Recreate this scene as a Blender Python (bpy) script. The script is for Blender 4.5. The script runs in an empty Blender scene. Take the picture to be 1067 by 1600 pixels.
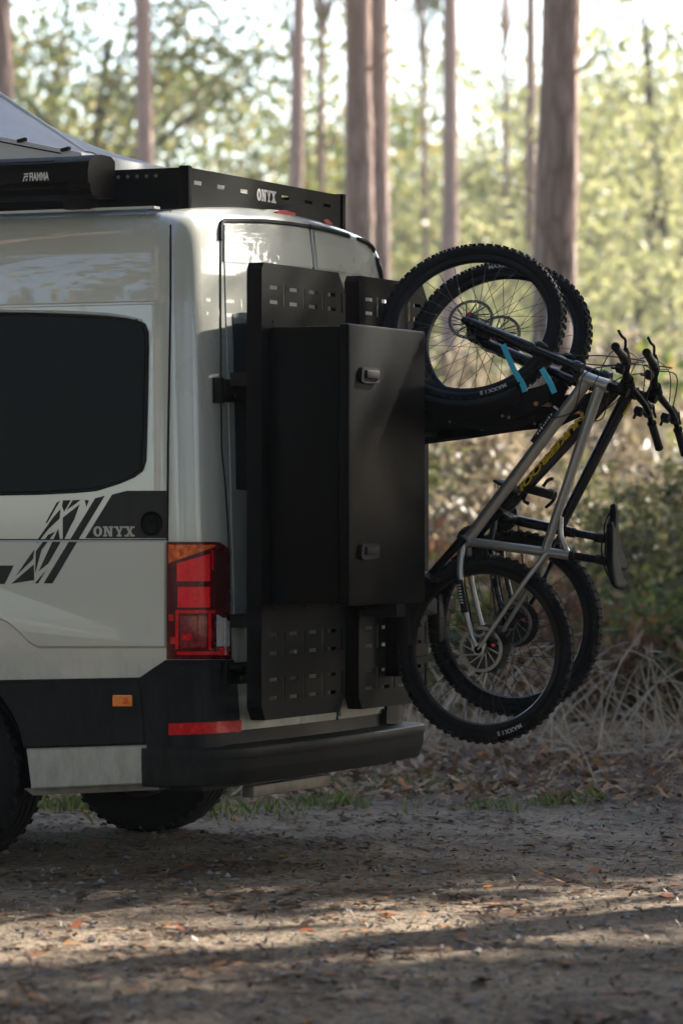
import bpy, bmesh, math, random
import numpy as np
from mathutils import Vector, Matrix, noise
from mathutils.geometry import delaunay_2d_cdt

random.seed(7)
rng = np.random.default_rng(11)
V = Vector
PI = math.pi
scene = bpy.context.scene
COL = scene.collection

# ------------------------------------------------------------------ camera, sky, sun, exposure
PHI = math.radians(24)
F = 6000.0                      # focal length in photograph pixels (135 mm on a 36 mm tall frame)
DN = V((math.cos(PHI), math.sin(PHI), 0))      # view direction
RT = V((math.sin(PHI), -math.cos(PHI), 0))     # to the right
UP = V((0, 0, 1))
EYE = 1.36
CAM = -14.286 * DN + 0.556 * RT + EYE * UP

cam_data = bpy.data.cameras.new('camera')
cam = bpy.data.objects.new('camera', cam_data)
COL.objects.link(cam)
cam.matrix_world = Matrix(((RT.x, UP.x, -DN.x, CAM.x), (RT.y, UP.y, -DN.y, CAM.y), (RT.z, UP.z, -DN.z, CAM.z), (0, 0, 0, 1)))
cam_data.sensor_fit = 'VERTICAL'
cam_data.sensor_height = 36.0
cam_data.sensor_width = 24.0
cam_data.lens = 135.0
cam_data.clip_end = 3000
cam_data.dof.use_dof = True
cam_data.dof.focus_distance = 15.2
cam_data.dof.aperture_fstop = 3.1
scene.camera = cam

SUN_EL = math.radians(34)
sun_h = (0.75 * RT + 0.66 * DN).normalized()
SUN = (sun_h * math.cos(SUN_EL) + UP * math.sin(SUN_EL)).normalized()    # towards the sun
world = bpy.data.worlds.new('World')
scene.world = world
world.use_nodes = True
wn = world.node_tree.nodes
wl = world.node_tree.links
wn.clear()
sky = wn.new('ShaderNodeTexSky')
sky.sky_type = 'NISHITA'
sky.sun_disc = False
sky.sun_elevation = SUN_EL
sky.sun_rotation = math.atan2(SUN.x, SUN.y)
sky.air_density = 1.0
sky.dust_density = 1.5
sky.ozone_density = 1.0
bg = wn.new('ShaderNodeBackground')
bg.inputs['Strength'].default_value = 0.15
wo = wn.new('ShaderNodeOutputWorld')
wl.new(sky.outputs[0], bg.inputs[0])
wl.new(bg.outputs[0], wo.inputs[0])

sun_data = bpy.data.lights.new('sun', 'SUN')
sun_data.energy = 5.0
sun_data.angle = math.radians(0.6)
sun_data.color = (1.0, 0.93, 0.83)
sun = bpy.data.objects.new('sun', sun_data)
COL.objects.link(sun)
sun.rotation_euler = (-SUN).to_track_quat('-Z', 'Y').to_euler()
sun.location = SUN * 60

scene.view_settings.view_transform = 'Standard'
scene.view_settings.look = 'None'
scene.view_settings.exposure = 1.66
scene.view_settings.gamma = 1.0
scene.cycles.use_denoising = True
scene.cycles.max_bounces = 8
scene.cycles.transparent_max_bounces = 8
scene.cycles.caustics_reflective = False
scene.cycles.caustics_refractive = False

# ------------------------------------------------------------------ where a sight line meets a real surface
def ray(px, py):
    return DN + RT * ((px - 533.5) / F) + UP * ((800 - py) / F)
def at_depth(px, py, t):
    return CAM + ray(px, py) * t
def on_x(px, py, x):
    v = ray(px, py); return CAM + v * ((x - CAM.x) / v.x)
def on_y(px, py, y):
    v = ray(px, py); return CAM + v * ((y - CAM.y) / v.y)
def on_z(px, py, z):
    v = ray(px, py); return CAM + v * ((z - CAM.z) / v.z)
def ground_at(px, depth):
    p = CAM + (DN + RT * ((px - 533.5) / F)) * depth
    p.z = 0
    return p
def proj(p):
    q = p - CAM
    t = q.dot(DN)
    return 533.5 + F * q.dot(RT) / t, 800 - F * q.z / t, t
def rd(r_, d_):
    """ground point r_ metres right of and d_ metres in front of the camera"""
    p = CAM + RT * r_ + DN * d_
    p.z = 0
    return p

# ------------------------------------------------------------------ materials
MATS = {}
def new_mat(name):
    m = bpy.data.materials.new(name)
    m.use_nodes = True
    n = m.node_tree.nodes
    n.clear()
    return m, n, m.node_tree.links
def ramp(n, stops, interp='LINEAR'):
    r = n.new('ShaderNodeValToRGB')
    r.color_ramp.interpolation = interp
    el = r.color_ramp.elements
    while len(el) < len(stops): el.new(0.5)
    for e, (p, c) in zip(el, stops):
        e.position = p
        e.color = (*c, 1)
    return r
def mat(name, col, rough=0.5, metal=0.0, coat=0.0, spec=0.5, var=0.12, vscale=8.0, bump=0.0, bscale=80.0, rvar=0.1, trans=0.0, dust=0.0):
    if name in MATS: return MATS[name]
    m, n, l = new_mat(name)
    b = n.new('ShaderNodeBsdfPrincipled')
    o = n.new('ShaderNodeOutputMaterial')
    l.new(b.outputs[0], o.inputs[0])
    tc = n.new('ShaderNodeTexCoord')
    nz = n.new('ShaderNodeTexNoise')
    nz.inputs['Scale'].default_value = vscale
    nz.inputs['Detail'].default_value = 5
    l.new(tc.outputs['Object'], nz.inputs['Vector'])
    lo = tuple(max(0, c * (1 - var)) for c in col)
    hi = tuple(min(1, c * (1 + var)) for c in col)
    r = ramp(n, [(0.3, lo), (0.7, hi)])
    l.new(nz.outputs['Fac'], r.inputs[0])
    out = r.outputs[0]
    if dust:
        # dried road spray low on the body: speckles and streaks that thin out upwards
        gp = n.new('ShaderNodeNewGeometry')
        sx = n.new('ShaderNodeSeparateXYZ'); l.new(gp.outputs['Position'], sx.inputs[0])
        hm = n.new('ShaderNodeMapRange'); hm.inputs['From Min'].default_value = 1.15; hm.inputs['From Max'].default_value = 0.35
        l.new(sx.outputs['Z'], hm.inputs[0])
        mp = n.new('ShaderNodeMapping'); mp.inputs['Scale'].default_value = (22, 22, 9); l.new(gp.outputs['Position'], mp.inputs[0])
        dn = n.new('ShaderNodeTexNoise'); dn.inputs['Scale'].default_value = 1.0; dn.inputs['Detail'].default_value = 9; dn.inputs['Roughness'].default_value = 0.75
        l.new(mp.outputs[0], dn.inputs['Vector'])
        mu = n.new('ShaderNodeMath'); mu.operation = 'MULTIPLY_ADD'; mu.inputs[1].default_value = 0.55; mu.inputs[2].default_value = -0.30
        l.new(hm.outputs[0], mu.inputs[0])
        ad = n.new('ShaderNodeMath'); ad.operation = 'ADD'; l.new(dn.outputs['Fac'], ad.inputs[0]); l.new(mu.outputs[0], ad.inputs[1])
        th = n.new('ShaderNodeMapRange'); th.inputs['From Min'].default_value = 0.45; th.inputs['From Max'].default_value = 0.85; th.inputs['To Max'].default_value = dust
        l.new(ad.outputs[0], th.inputs[0])
        dm = n.new('ShaderNodeMix'); dm.data_type = 'RGBA'; l.new(th.outputs[0], dm.inputs[0]); l.new(out, dm.inputs[6]); dm.inputs[7].default_value = (0.20, 0.165, 0.125, 1)
        out = dm.outputs[2]
    l.new(out, b.inputs['Base Color'])
    mr = n.new('ShaderNodeMapRange')
    mr.inputs['To Min'].default_value = max(0.02, rough - rvar)
    mr.inputs['To Max'].default_value = min(1, rough + rvar)
    l.new(nz.outputs['Fac'], mr.inputs[0])
    l.new(mr.outputs[0], b.inputs['Roughness'])
    b.inputs['Metallic'].default_value = metal
    b.inputs['Coat Weight'].default_value = coat
    b.inputs['Coat Roughness'].default_value = 0.015
    b.inputs['Specular IOR Level'].default_value = spec
    b.inputs['Transmission Weight'].default_value = trans
    if bump:
        n2 = n.new('ShaderNodeTexNoise')
        n2.inputs['Scale'].default_value = bscale
        n2.inputs['Detail'].default_value = 3
        l.new(tc.outputs['Object'], n2.inputs['Vector'])
        bp = n.new('ShaderNodeBump')
        bp.inputs['Strength'].default_value = bump
        bp.inputs['Distance'].default_value = 0.01
        l.new(n2.outputs['Fac'], bp.inputs['Height'])
        l.new(bp.outputs[0], b.inputs['Normal'])
    MATS[name] = m
    return m
def leaf_mat(name, stops, trans=0.45, gloss=0.06):
    if name in MATS: return MATS[name]
    m, n, l = new_mat(name)
    g = n.new('ShaderNodeNewGeometry')
    r = ramp(n, stops)
    l.new(g.outputs['Random Per Island'], r.inputs[0])
    d = n.new('ShaderNodeBsdfDiffuse')
    t = n.new('ShaderNodeBsdfTranslucent')
    gl = n.new('ShaderNodeBsdfGlossy')
    gl.inputs['Roughness'].default_value = 0.45
    gl.inputs['Color'].default_value = (0.8, 0.8, 0.8, 1)
    l.new(r.outputs[0], d.inputs[0]); l.new(r.outputs[0], t.inputs[0])
    m1 = n.new('ShaderNodeMixShader'); m1.inputs[0].default_value = trans
    l.new(d.outputs[0], m1.inputs[1]); l.new(t.outputs[0], m1.inputs[2])
    m2 = n.new('ShaderNodeMixShader'); m2.inputs[0].default_value = gloss
    l.new(m1.outputs[0], m2.inputs[1]); l.new(gl.outputs[0], m2.inputs[2])
    o = n.new('ShaderNodeOutputMaterial')
    l.new(m2.outputs[0], o.inputs[0])
    MATS[name] = m
    return m
def bark_mat(name, lo, hi, orange=None):
    m, n, l = new_mat(name)
    b = n.new('ShaderNodeBsdfPrincipled')
    b.inputs['Roughness'].default_value = 0.9
    b.inputs['Specular IOR Level'].default_value = 0.15
    o = n.new('ShaderNodeOutputMaterial')
    l.new(b.outputs[0], o.inputs[0])
    tc = n.new('ShaderNodeTexCoord')
    mp = n.new('ShaderNodeMapping')
    mp.inputs['Scale'].default_value = (9, 9, 1.8)
    l.new(tc.outputs['Object'], mp.inputs[0])
    vo = n.new('ShaderNodeTexVoronoi'); vo.feature = 'DISTANCE_TO_EDGE'
    vo.inputs['Scale'].default_value = 1.3
    nz = n.new('ShaderNodeTexNoise'); nz.inputs['Scale'].default_value = 1.2; nz.inputs['Detail'].default_value = 6
    l.new(mp.outputs[0], nz.inputs['Vector'])
    mx = n.new('ShaderNodeVectorMath'); mx.operation = 'MULTIPLY_ADD'
    mx.inputs[1].default_value = (0.6, 0.6, 0.6)
    l.new(nz.outputs['Color'], mx.inputs[0]); l.new(mp.outputs[0], mx.inputs[2])
    l.new(mx.outputs[0], vo.inputs['Vector'])
    r = ramp(n, [(0.0, lo), (0.12, tuple((a + c) / 2 for a, c in zip(lo, hi))), (0.5, hi)])
    l.new(vo.outputs['Distance'], r.inputs[0])
    r2 = ramp(n, [(0.3, (0.62, 0.62, 0.62)), (0.7, (1.15, 1.1, 1.05))])
    l.new(nz.outputs['Fac'], r2.inputs[0])
    mm = n.new('ShaderNodeMix'); mm.data_type = 'RGBA'; mm.blend_type = 'MULTIPLY'; mm.inputs[0].default_value = 1
    l.new(r.outputs[0], mm.inputs[6]); l.new(r2.outputs[0], mm.inputs[7])
    out = mm.outputs[2]
    if orange:
        sx = n.new('ShaderNodeSeparateXYZ')
        l.new(tc.outputs['Object'], sx.inputs[0])
        ad = n.new('ShaderNodeMath'); ad.operation = 'MULTIPLY_ADD'; ad.inputs[1].default_value = 3.0
        l.new(nz.outputs['Fac'], ad.inputs[0]); l.new(sx.outputs['Z'], ad.inputs[2])
        mr = n.new('ShaderNodeMapRange'); mr.inputs['From Min'].default_value = 3.5; mr.inputs['From Max'].default_value = 9.5
        l.new(ad.outputs[0], mr.inputs[0])
        m3 = n.new('ShaderNodeMix'); m3.data_type = 'RGBA'
        l.new(mr.outputs[0], m3.inputs[0]); l.new(out, m3.inputs[6]); m3.inputs[7].default_value = (*orange, 1)
        out = m3.outputs[2]
    l.new(out, b.inputs['Base Color'])
    bp = n.new('ShaderNodeBump'); bp.inputs['Strength'].default_value = 1.0; bp.inputs['Distance'].default_value = 0.06
    l.new(vo.outputs['Distance'], bp.inputs['Height']); l.new(bp.outputs[0], b.inputs['Normal'])
    MATS[name] = m
    return m

PAINT = mat('van_paint', (0.50, 0.505, 0.445), 0.28, coat=1.0, var=0.035, vscale=2.0, rvar=0.04, bump=0.03, bscale=2.6, dust=0.55)
GLASS = mat('tinted_glass', (0.004, 0.0045, 0.005), 0.06, coat=0.0, var=0.0, rvar=0.02, spec=0.03)
CLAD = mat('dark_plastic_cladding', (0.005, 0.0075, 0.009), 0.42, var=0.2, vscale=5, bump=0.12, bscale=500, spec=0.12, dust=0.09)
BLACK = mat('satin_black_metal', (0.0028, 0.003, 0.003), 0.42, var=0.2, vscale=6, bump=0.05, bscale=900, spec=0.05)
BLACKM = mat('matt_black_metal', (0.004, 0.004, 0.004), 0.6, var=0.2, bump=0.05, bscale=600, spec=0.18)
RACKM = mat('rack_black', (0.0045, 0.0055, 0.005), 0.5, var=0.25, vscale=4, bump=0.05, bscale=500, spec=0.07)
RUBBER = mat('tyre_rubber', (0.0055, 0.0055, 0.0055), 0.72, var=0.3, vscale=20, bump=0.15, bscale=300, spec=0.2)
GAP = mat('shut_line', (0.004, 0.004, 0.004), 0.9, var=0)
DECAL = mat('black_vinyl', (0.006, 0.006, 0.006), 0.35, var=0.05, spec=0.2)
LETTER = mat('pale_lettering', (0.42, 0.42, 0.40), 0.5, var=0.05)
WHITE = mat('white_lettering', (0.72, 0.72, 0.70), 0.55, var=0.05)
YELLOW = mat('yellow_lettering', (0.88, 0.60, 0.015), 0.5, var=0.05)
SILVER = mat('raw_silver_frame', (0.38, 0.37, 0.345), 0.36, metal=0.65, var=0.08, rvar=0.05)
DARKBIKE = mat('gloss_black_frame', (0.006, 0.0065, 0.009), 0.22, coat=0.25, spec=0.3, var=0.1, rvar=0.04)
FORKM = mat('fork_black', (0.008, 0.010, 0.012), 0.28, coat=0.2, spec=0.3, var=0.1)
STEEL = mat('brushed_steel', (0.26, 0.255, 0.24), 0.38, metal=1.0, var=0.1)
SPOKE = mat('black_spoke', (0.02, 0.02, 0.02), 0.35, metal=0.3, var=0.1)
RIM = mat('black_rim', (0.008, 0.008, 0.009), 0.4, var=0.1, spec=0.15)
RED = mat('red_lens', (0.62, 0.004, 0.008), 0.25, coat=0.35, spec=0.2, var=0.25, vscale=60)
REDHI = mat('bright_red_lens', (0.95, 0.008, 0.02), 0.3, coat=0.35, spec=0.2, var=0.15, vscale=90)
REDDK = mat('dark_red_lens', (0.08, 0.003, 0.005), 0.12, coat=0.35, spec=0.2, var=0.3, vscale=50)
AMBER = mat('amber_lens', (0.78, 0.11, 0.012), 0.15, coat=0.35, spec=0.2, var=0.5, vscale=55)
CLEARL = mat('clear_lens', (0.50, 0.48, 0.46), 0.1, coat=1.0, var=0.2, vscale=40)
ORANGE = mat('orange_marker', (0.85, 0.22, 0.01), 0.2, coat=0.8, var=0.2, vscale=60)
LATCH = mat('grey_latch', (0.014, 0.014, 0.015), 0.55, var=0.15, spec=0.1)
BLUE = mat('blue_strap', (0.06, 0.55, 0.76), 0.55, var=0.12, vscale=40, bump=0.2, bscale=300)
COPPER = mat('bronze_bolt', (0.45, 0.20, 0.10), 0.35, metal=0.8, var=0.1)
REDMETAL = mat('red_anodised', (0.45, 0.02, 0.03), 0.3, metal=0.5, var=0.1)
GRIP = mat('grip_rubber', (0.006, 0.006, 0.006), 0.7, spec=0.2, var=0.2, bump=0.3, bscale=250)
SADDLE = mat('saddle_vinyl', (0.007, 0.0075, 0.008), 0.5, var=0.15, bump=0.06, bscale=300, spec=0.06)
CANVAS = mat('grey_canvas', (0.38, 0.395, 0.41), 0.5, var=0.10, vscale=5, bump=0.25, bscale=18)
CREAM = mat('white_roof_moulding', (0.72, 0.71, 0.68), 0.4, var=0.05)
UNDER = mat('underbody_black', (0.006, 0.006, 0.006), 0.85, var=0.2)
GALV = mat('dull_galvanised_beam', (0.17, 0.145, 0.11), 0.6, metal=0.2, var=0.4, vscale=12)
CABLE = mat('cable_black', (0.02, 0.015, 0.012), 0.5, var=0.1)
BARK = bark_mat('pine_bark', (0.085, 0.066, 0.058), (0.44, 0.36, 0.33), (0.48, 0.33, 0.26))
BARKD = bark_mat('dark_bark', (0.05, 0.042, 0.036), (0.13, 0.11, 0.095))

# ------------------------------------------------------------------ mesh helpers
ORG = {}
def link(o):
    COL.objects.link(o); return o
def thing(name, label, cat, loc=(0, 0, 0), group=None, rz=0.0, sc=1.0):
    o = bpy.data.objects.new(name, None)
    o.empty_display_size = 0.2
    link(o)
    o.location = loc
    o.rotation_euler = (0, 0, rz)
    o.scale = (sc, sc, sc) if not isinstance(sc, tuple) else sc
    tag(o, label, cat, group)
    ORG[o.name] = V(loc)
    return o
def tag(o, label=None, cat=None, group=None, kind=None):
    if label: o['label'] = label
    if cat: o['category'] = cat
    if group: o['group'] = group
    if kind: o['kind'] = kind
    return o
def mesh_obj(name, me, m, parent=None):
    o = bpy.data.objects.new(name, me)
    if m is not None and not me.materials: me.materials.append(m)
    link(o)
    if parent is not None: o.parent = parent
    return o

class MB:
    def __init__(self): self.v = []; self.f = []
    def add(self, vs, fs):
        k = len(self.v)
        self.v += [V(p) for p in vs]
        self.f += [tuple(i + k for i in f) for f in fs]
        return self
    def box(self, c, size, rot=None, bev=0.0):
        hx, hy, hz = [s / 2 for s in size]
        c = V(c)
        if bev <= 0:
            vs = [V((x, y, z)) for x in (-hx, hx) for y in (-hy, hy) for z in (-hz, hz)]
            fs = [(0, 1, 3, 2), (4, 6, 7, 5), (0, 4, 5, 1), (2, 3, 7, 6), (0, 2, 6, 4), (1, 5, 7, 3)]
        else:
            bm = bmesh.new()
            bmesh.ops.create_cube(bm, size=1.0)
            for q in bm.verts: q.co = V((q.co.x * 2 * hx, q.co.y * 2 * hy, q.co.z * 2 * hz))
            bmesh.ops.bevel(bm, geom=list(bm.edges), offset=bev, segments=2, affect='EDGES', profile=0.5)
            bm.verts.index_update()
            vs = [q.co.copy() for q in bm.verts]
            fs = [tuple(q.index for q in f.verts) for f in bm.faces]
            bm.free()
        if rot is not None: vs = [rot @ q for q in vs]
        return self.add([q + c for q in vs], fs)
    def tube(self, pts, radii, n=10, cap=True, flat=None):
        pts = [V(p) for p in pts]
        if not hasattr(radii, '__len__'): radii = [radii] * len(pts)
        vs, fs = [], []
        up = None
        for i, p in enumerate(pts):
            t = (pts[min(i + 1, len(pts) - 1)] - pts[max(i - 1, 0)]).normalized()
            if up is None:
                up = V((0, 0, 1)) if abs(t.z) < 0.9 else V((1, 0, 0))
            a = t.cross(up)
            if a.length < 1e-6: a = t.cross(V((0, 1, 0)))
            a.normalize()
            b = a.cross(t).normalized()
            up = b
            for k in range(n):
                th = 2 * PI * k / n
                vs.append(p + (a * math.cos(th) + b * math.sin(th)) * radii[i])
        for i in range(len(pts) - 1):
            for k in range(n):
                k2 = (k + 1) % n
                fs.append((i * n + k, i * n + k2, (i + 1) * n + k2, (i + 1) * n + k))
        if cap:
            fs.append(tuple(range(n - 1, -1, -1)))
            fs.append(tuple((len(pts) - 1) * n + k for k in range(n)))
        return self.add(vs, fs)
    def lathe(self, prof, n=32, M=None, closed=False, start=0.0):
        """prof: (x along axis, radius); axis is local X"""
        vs, fs = [], []
        m = len(prof)
        for k in range(n):
            th = 2 * PI * k / n + start
            for x, r in prof:
                vs.append(V((x, r * math.cos(th), r * math.sin(th))))
        for k in range(n):
            k2 = (k + 1) % n
            for j in range(m if closed else m - 1):
                j2 = (j + 1) % m
                fs.append((k * m + j, k * m + j2, k2 * m + j2, k2 * m + j))
        if M is not None: vs = [M @ q for q in vs]
        return self.add(vs, fs)
    def prism(self, poly, ext):
        """poly: 3-D outline, ext: extrusion vector"""
        n = len(poly)
        ext = V(ext)
        vs = [V(p) for p in poly] + [V(p) + ext for p in poly]
        fs = [tuple(range(n - 1, -1, -1)), tuple(range(n, 2 * n))]
        for i in range(n):
            j = (i + 1) % n
            fs.append((i, j, j + n, i + n))
        return self.add(vs, fs)
    def mesh(self, name, org=V((0, 0, 0)), smooth=None):
        me = bpy.data.meshes.new(name)
        me.from_pydata([tuple(p - org) for p in self.v], [], self.f)
        me.validate()
        bm = bmesh.new(); bm.from_mesh(me)
        bmesh.ops.recalc_face_normals(bm, faces=bm.faces)
        bm.to_mesh(me); bm.free()
        if smooth is not None:
            me.polygons.foreach_set('use_smooth', [True] * len(me.polygons))
            me.set_sharp_from_angle(angle=math.radians(smooth))
        me.update()
        return me
    def build(self, name, m, parent=None, smooth=None):
        org = ORG.get(parent.name, V((0, 0, 0))) if parent is not None else V((0, 0, 0))
        o = mesh_obj(name, self.mesh(name, org, smooth), m, parent)
        ORG[o.name] = org
        return o

def catmull(pts, k=6):
    pts = [V(p) for p in pts]
    P = [pts[0]] + pts + [pts[-1]]
    out = []
    for i in range(1, len(P) - 2):
        for j in range(k):
            t = j / k
            a, b, c, d = P[i - 1], P[i], P[i + 1], P[i + 2]
            out.append(0.5 * ((2 * b) + (c - a) * t + (2 * a - 5 * b + 4 * c - d) * t * t + (3 * b - a - 3 * c + d) * t ** 3))
    out.append(pts[-1])
    return out
def rounded(pts, r, seg=5):
    """round the corners of a 2-D outline"""
    out = []
    n = len(pts)
    for i in range(n):
        p0, p1, p2 = V(pts[i - 1]), V(pts[i]), V(pts[(i + 1) % n])
        a, b = (p0 - p1), (p2 - p1)
        d = min(r, a.length * 0.48, b.length * 0.48)
        q0, q2 = p1 + a.normalized() * d, p1 + b.normalized() * d
        for k in range(seg + 1):
            t = k / seg
            out.append(tuple(q0 * (1 - t) ** 2 + p1 * 2 * t * (1 - t) + q2 * t * t))
    return out
def plate_geo(mb, pts, nrm, thick, bev, base=0.0):
    """outline lying on a surface -> bevelled solid plate standing `thick` proud along nrm"""
    nrm = V(nrm).normalized()
    u = nrm.cross(V((0, 0, 1)) if abs(nrm.z) < 0.9 else V((1, 0, 0))).normalized()
    w = nrm.cross(u)
    pts = [V(p) for p in pts]
    q = [(p.dot(u), p.dot(w)) for p in pts]
    area = sum(q[i][0] * q[(i + 1) % len(q)][1] - q[(i + 1) % len(q)][0] * q[i][1] for i in range(len(q)))
    if area < 0: pts.reverse(); q.reverse()
    n = len(q)
    ins = []
    for i in range(n):
        a = V((q[i][0] - q[i - 1][0], q[i][1] - q[i - 1][1]))
        b = V((q[(i + 1) % n][0] - q[i][0], q[(i + 1) % n][1] - q[i][1]))
        if a.length < 1e-9: a = b
        if b.length < 1e-9: b = a
        a.normalize(); b.normalize()
        n1, n2 = V((-a.y, a.x)), V((-b.y, b.x))
        o = (n1 + n2) / max(0.4, 1 + n1.dot(n2)) * bev
        ins.append(u * o.x + w * o.y)
    L0 = [p + nrm * base for p in pts]
    L1 = [p + nrm * max(thick - bev, base + 0.0003) for p in pts]
    L2 = [p + i_ + nrm * thick for p, i_ in zip(pts, ins)]
    fs = []
    for k in range(2):
        for i in range(n):
            j = (i + 1) % n
            fs.append((k * n + i, k * n + j, (k + 1) * n + j, (k + 1) * n + i))
    fs.append(tuple(2 * n + i for i in range(n)))
    fs.append(tuple(range(n - 1, -1, -1)))
    return mb.add(L0 + L1 + L2, fs)
def plate(name, pts, nrm, thick, bev, m, parent, base=0.0, smooth=None):
    return plate_geo(MB(), pts, nrm, thick, bev, base).build(name, m, parent, smooth)
def inside(p, poly):
    c = False
    n = len(poly)
    for i in range(n):
        (x1, y1), (x2, y2) = poly[i], poly[(i + 1) % n]
        if (y1 > p[1]) != (y2 > p[1]) and p[0] < (x2 - x1) * (p[1] - y1) / (y2 - y1) + x1: c = not c
    return c
def cut_plate(mb, outer, holes, thick, fn):
    """flat sheet with real holes; fn(a, b, t) -> 3-D point, t from 0 to thick"""
    loops = [outer] + holes
    vs, es = [], []
    for lp in loops:
        k = len(vs)
        vs += [V((p[0], p[1])) for p in lp]
        es += [(k + i, k + (i + 1) % len(lp)) for i in range(len(lp))]
    r = delaunay_2d_cdt(vs, es, [], 0, 1e-6)
    pv, tris = r[0], r[2]
    keep = []
    for t in tris:
        c = ((pv[t[0]].x + pv[t[1]].x + pv[t[2]].x) / 3, (pv[t[0]].y + pv[t[1]].y + pv[t[2]].y) / 3)
        if inside(c, outer) and not any(inside(c, h) for h in holes): keep.append(t)
    n = len(pv)
    V3 = [fn(p.x, p.y, 0.0) for p in pv] + [fn(p.x, p.y, thick) for p in pv]
    fs = [tuple(t) for t in keep] + [tuple(i + n for i in reversed(t)) for t in keep]
    cnt = {}
    for t in keep:
        for i in range(3):
            e = (t[i], t[(i + 1) % 3])
            k = tuple(sorted(e))
            cnt.setdefault(k, []).append(e)
    for k, e in cnt.items():
        if len(e) == 1:
            a, b = e[0]
            fs.append((b, a, a + n, b + n))
    return mb.add(V3, fs)
def np_quads(name, verts, nper=4):
    """verts (N*nper,3): one n-gon per nper vertices"""
    me = bpy.data.meshes.new(name)
    n = len(verts) // nper
    me.vertices.add(len(verts)); me.vertices.foreach_set('co', np.ascontiguousarray(verts, dtype=np.float32).ravel())
    me.loops.add(len(verts)); me.loops.foreach_set('vertex_index', np.arange(len(verts), dtype=np.int32))
    me.polygons.add(n)
    me.polygons.foreach_set('loop_start', np.arange(0, len(verts), nper, dtype=np.int32))
    me.polygons.foreach_set('loop_total', np.full(n, nper, dtype=np.int32))
    me.update(calc_edges=True)
    return me
def rand_frames(n, upbias=0.0):
    a = rng.normal(size=(n, 3)); a /= np.linalg.norm(a, axis=1)[:, None]
    b = rng.normal(size=(n, 3)); b[:, 2] *= (1 - upbias)
    b -= (a * b).sum(1)[:, None] * a
    b /= np.linalg.norm(b, axis=1)[:, None] + 1e-9
    return a, b
def leaf_quads(c, size, elong=1.7, flat=0.0):
    """pointed four-sided leaves at centres c"""
    n = len(c)
    if flat > 0:
        th = rng.uniform(0, 2 * PI, n)
        a = np.stack([np.cos(th), np.sin(th), rng.normal(0, 1 - flat, n)], 1)
        b = np.stack([-np.sin(th), np.cos(th), rng.normal(0, 1 - flat, n)], 1)
        a /= np.linalg.norm(a, axis=1)[:, None]; b /= np.linalg.norm(b, axis=1)[:, None]
    else:
        a, b = rand_frames(n)
    s = np.asarray(size).reshape(-1, 1) * np.ones((n, 1))
    s = s * rng.uniform(0.65, 1.3, (n, 1))
    v = np.empty((n, 4, 3))
    v[:, 0] = c - a * s * 0.5 * elong
    v[:, 1] = c + b * s * 0.5 - a * s * 0.1
    v[:, 2] = c + a * s * 0.5 * elong
    v[:, 3] = c - b * s * 0.5 - a * s * 0.1
    return v.reshape(-1, 3)

def text_mesh(s, size, shear=0.0, bold=0.0, space=1.0):
    cu = bpy.data.curves.new('lettering', 'FONT')
    cu.body = s; cu.size = size; cu.shear = shear; cu.offset = bold; cu.space_character = space
    cu.extrude = 0.0006; cu.resolution_u = 3
    cu.align_x = 'CENTER'; cu.align_y = 'CENTER'
    o = bpy.data.objects.new('lettering', cu)
    COL.objects.link(o)
    bpy.context.view_layer.update()
    me = bpy.data.meshes.new_from_object(o.evaluated_get(bpy.context.evaluated_depsgraph_get()))
    vs = [v.co.copy() for v in me.vertices]; fs = [tuple(p.vertices) for p in me.polygons]
    bpy.data.objects.remove(o); bpy.data.curves.remove(cu); bpy.data.meshes.remove(me)
    return vs, fs

# ------------------------------------------------------------------ the ground
def ground_z(x, y):
    p = V((x, y, 0))
    dd = (p - CAM).dot(DN)
    z = noise.noise(p * 0.6) * 0.025 + noise.noise(p * 2.3) * 0.014 + noise.noise(p * 7.0) * 0.007
    q = (p - V((1.0, 1.0, 0))).length
    k = min(1.0, max(0.0, (q - 1.2) / 1.5)) * 0.8 + 0.2
    bank = max(0.0, min(1.0, (dd - 17.6) / 6.0))
    return z * k + bank * (0.06 + 0.10 * noise.noise(p * 0.35))
def axis_steps(lo, hi, fine, far, grow=1.18):
    a = list(np.arange(lo, hi, fine))
    s, x = fine, hi
    while x < far: a.append(x); s *= grow; x += s
    s, x = fine, lo
    b = []
    while x > -far:
        s *= grow; x -= s; b.append(x)
    return b[::-1] + a
gr = axis_steps(-3.4, 3.4, 0.07, 250)
gd = axis_steps(8.8, 26.0, 0.075, 250)
gv = []
for d_ in gd:
    for r_ in gr:
        p = rd(r_, d_)
        gv.append((p.x, p.y, ground_z(p.x, p.y) if abs(r_) < 60 and -40 < d_ < 90 else 0.0))
nr = len(gr)
gf = [(i * nr + j, i * nr + j + 1, (i + 1) * nr + j + 1, (i + 1) * nr + j) for i in range(len(gd) - 1) for j in range(nr - 1)]
me = bpy.data.meshes.new('ground')
me.from_pydata(gv, [], gf)
me.polygons.foreach_set('use_smooth', [True] * len(me.polygons))
m, n, l = new_mat('dirt_and_leaf_mould')
b = n.new('ShaderNodeBsdfPrincipled'); o = n.new('ShaderNodeOutputMaterial'); l.new(b.outputs[0], o.inputs[0])
b.inputs['Roughness'].default_value = 0.92; b.inputs['Specular IOR Level'].default_value = 0.2
ge = n.new('ShaderNodeNewGeometry')
n1 = n.new('ShaderNodeTexNoise'); n1.inputs['Scale'].default_value = 1.1; n1.inputs['Detail'].default_value = 8; n1.inputs['Roughness'].default_value = 0.65
n2 = n.new('ShaderNodeTexNoise'); n2.inputs['Scale'].default_value = 26; n2.inputs['Detail'].default_value = 6
n3 = n.new('ShaderNodeTexVoronoi'); n3.inputs['Scale'].default_value = 75
for q in (n1, n2, n3): l.new(ge.outputs['Position'], q.inputs['Vector'])
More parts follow.
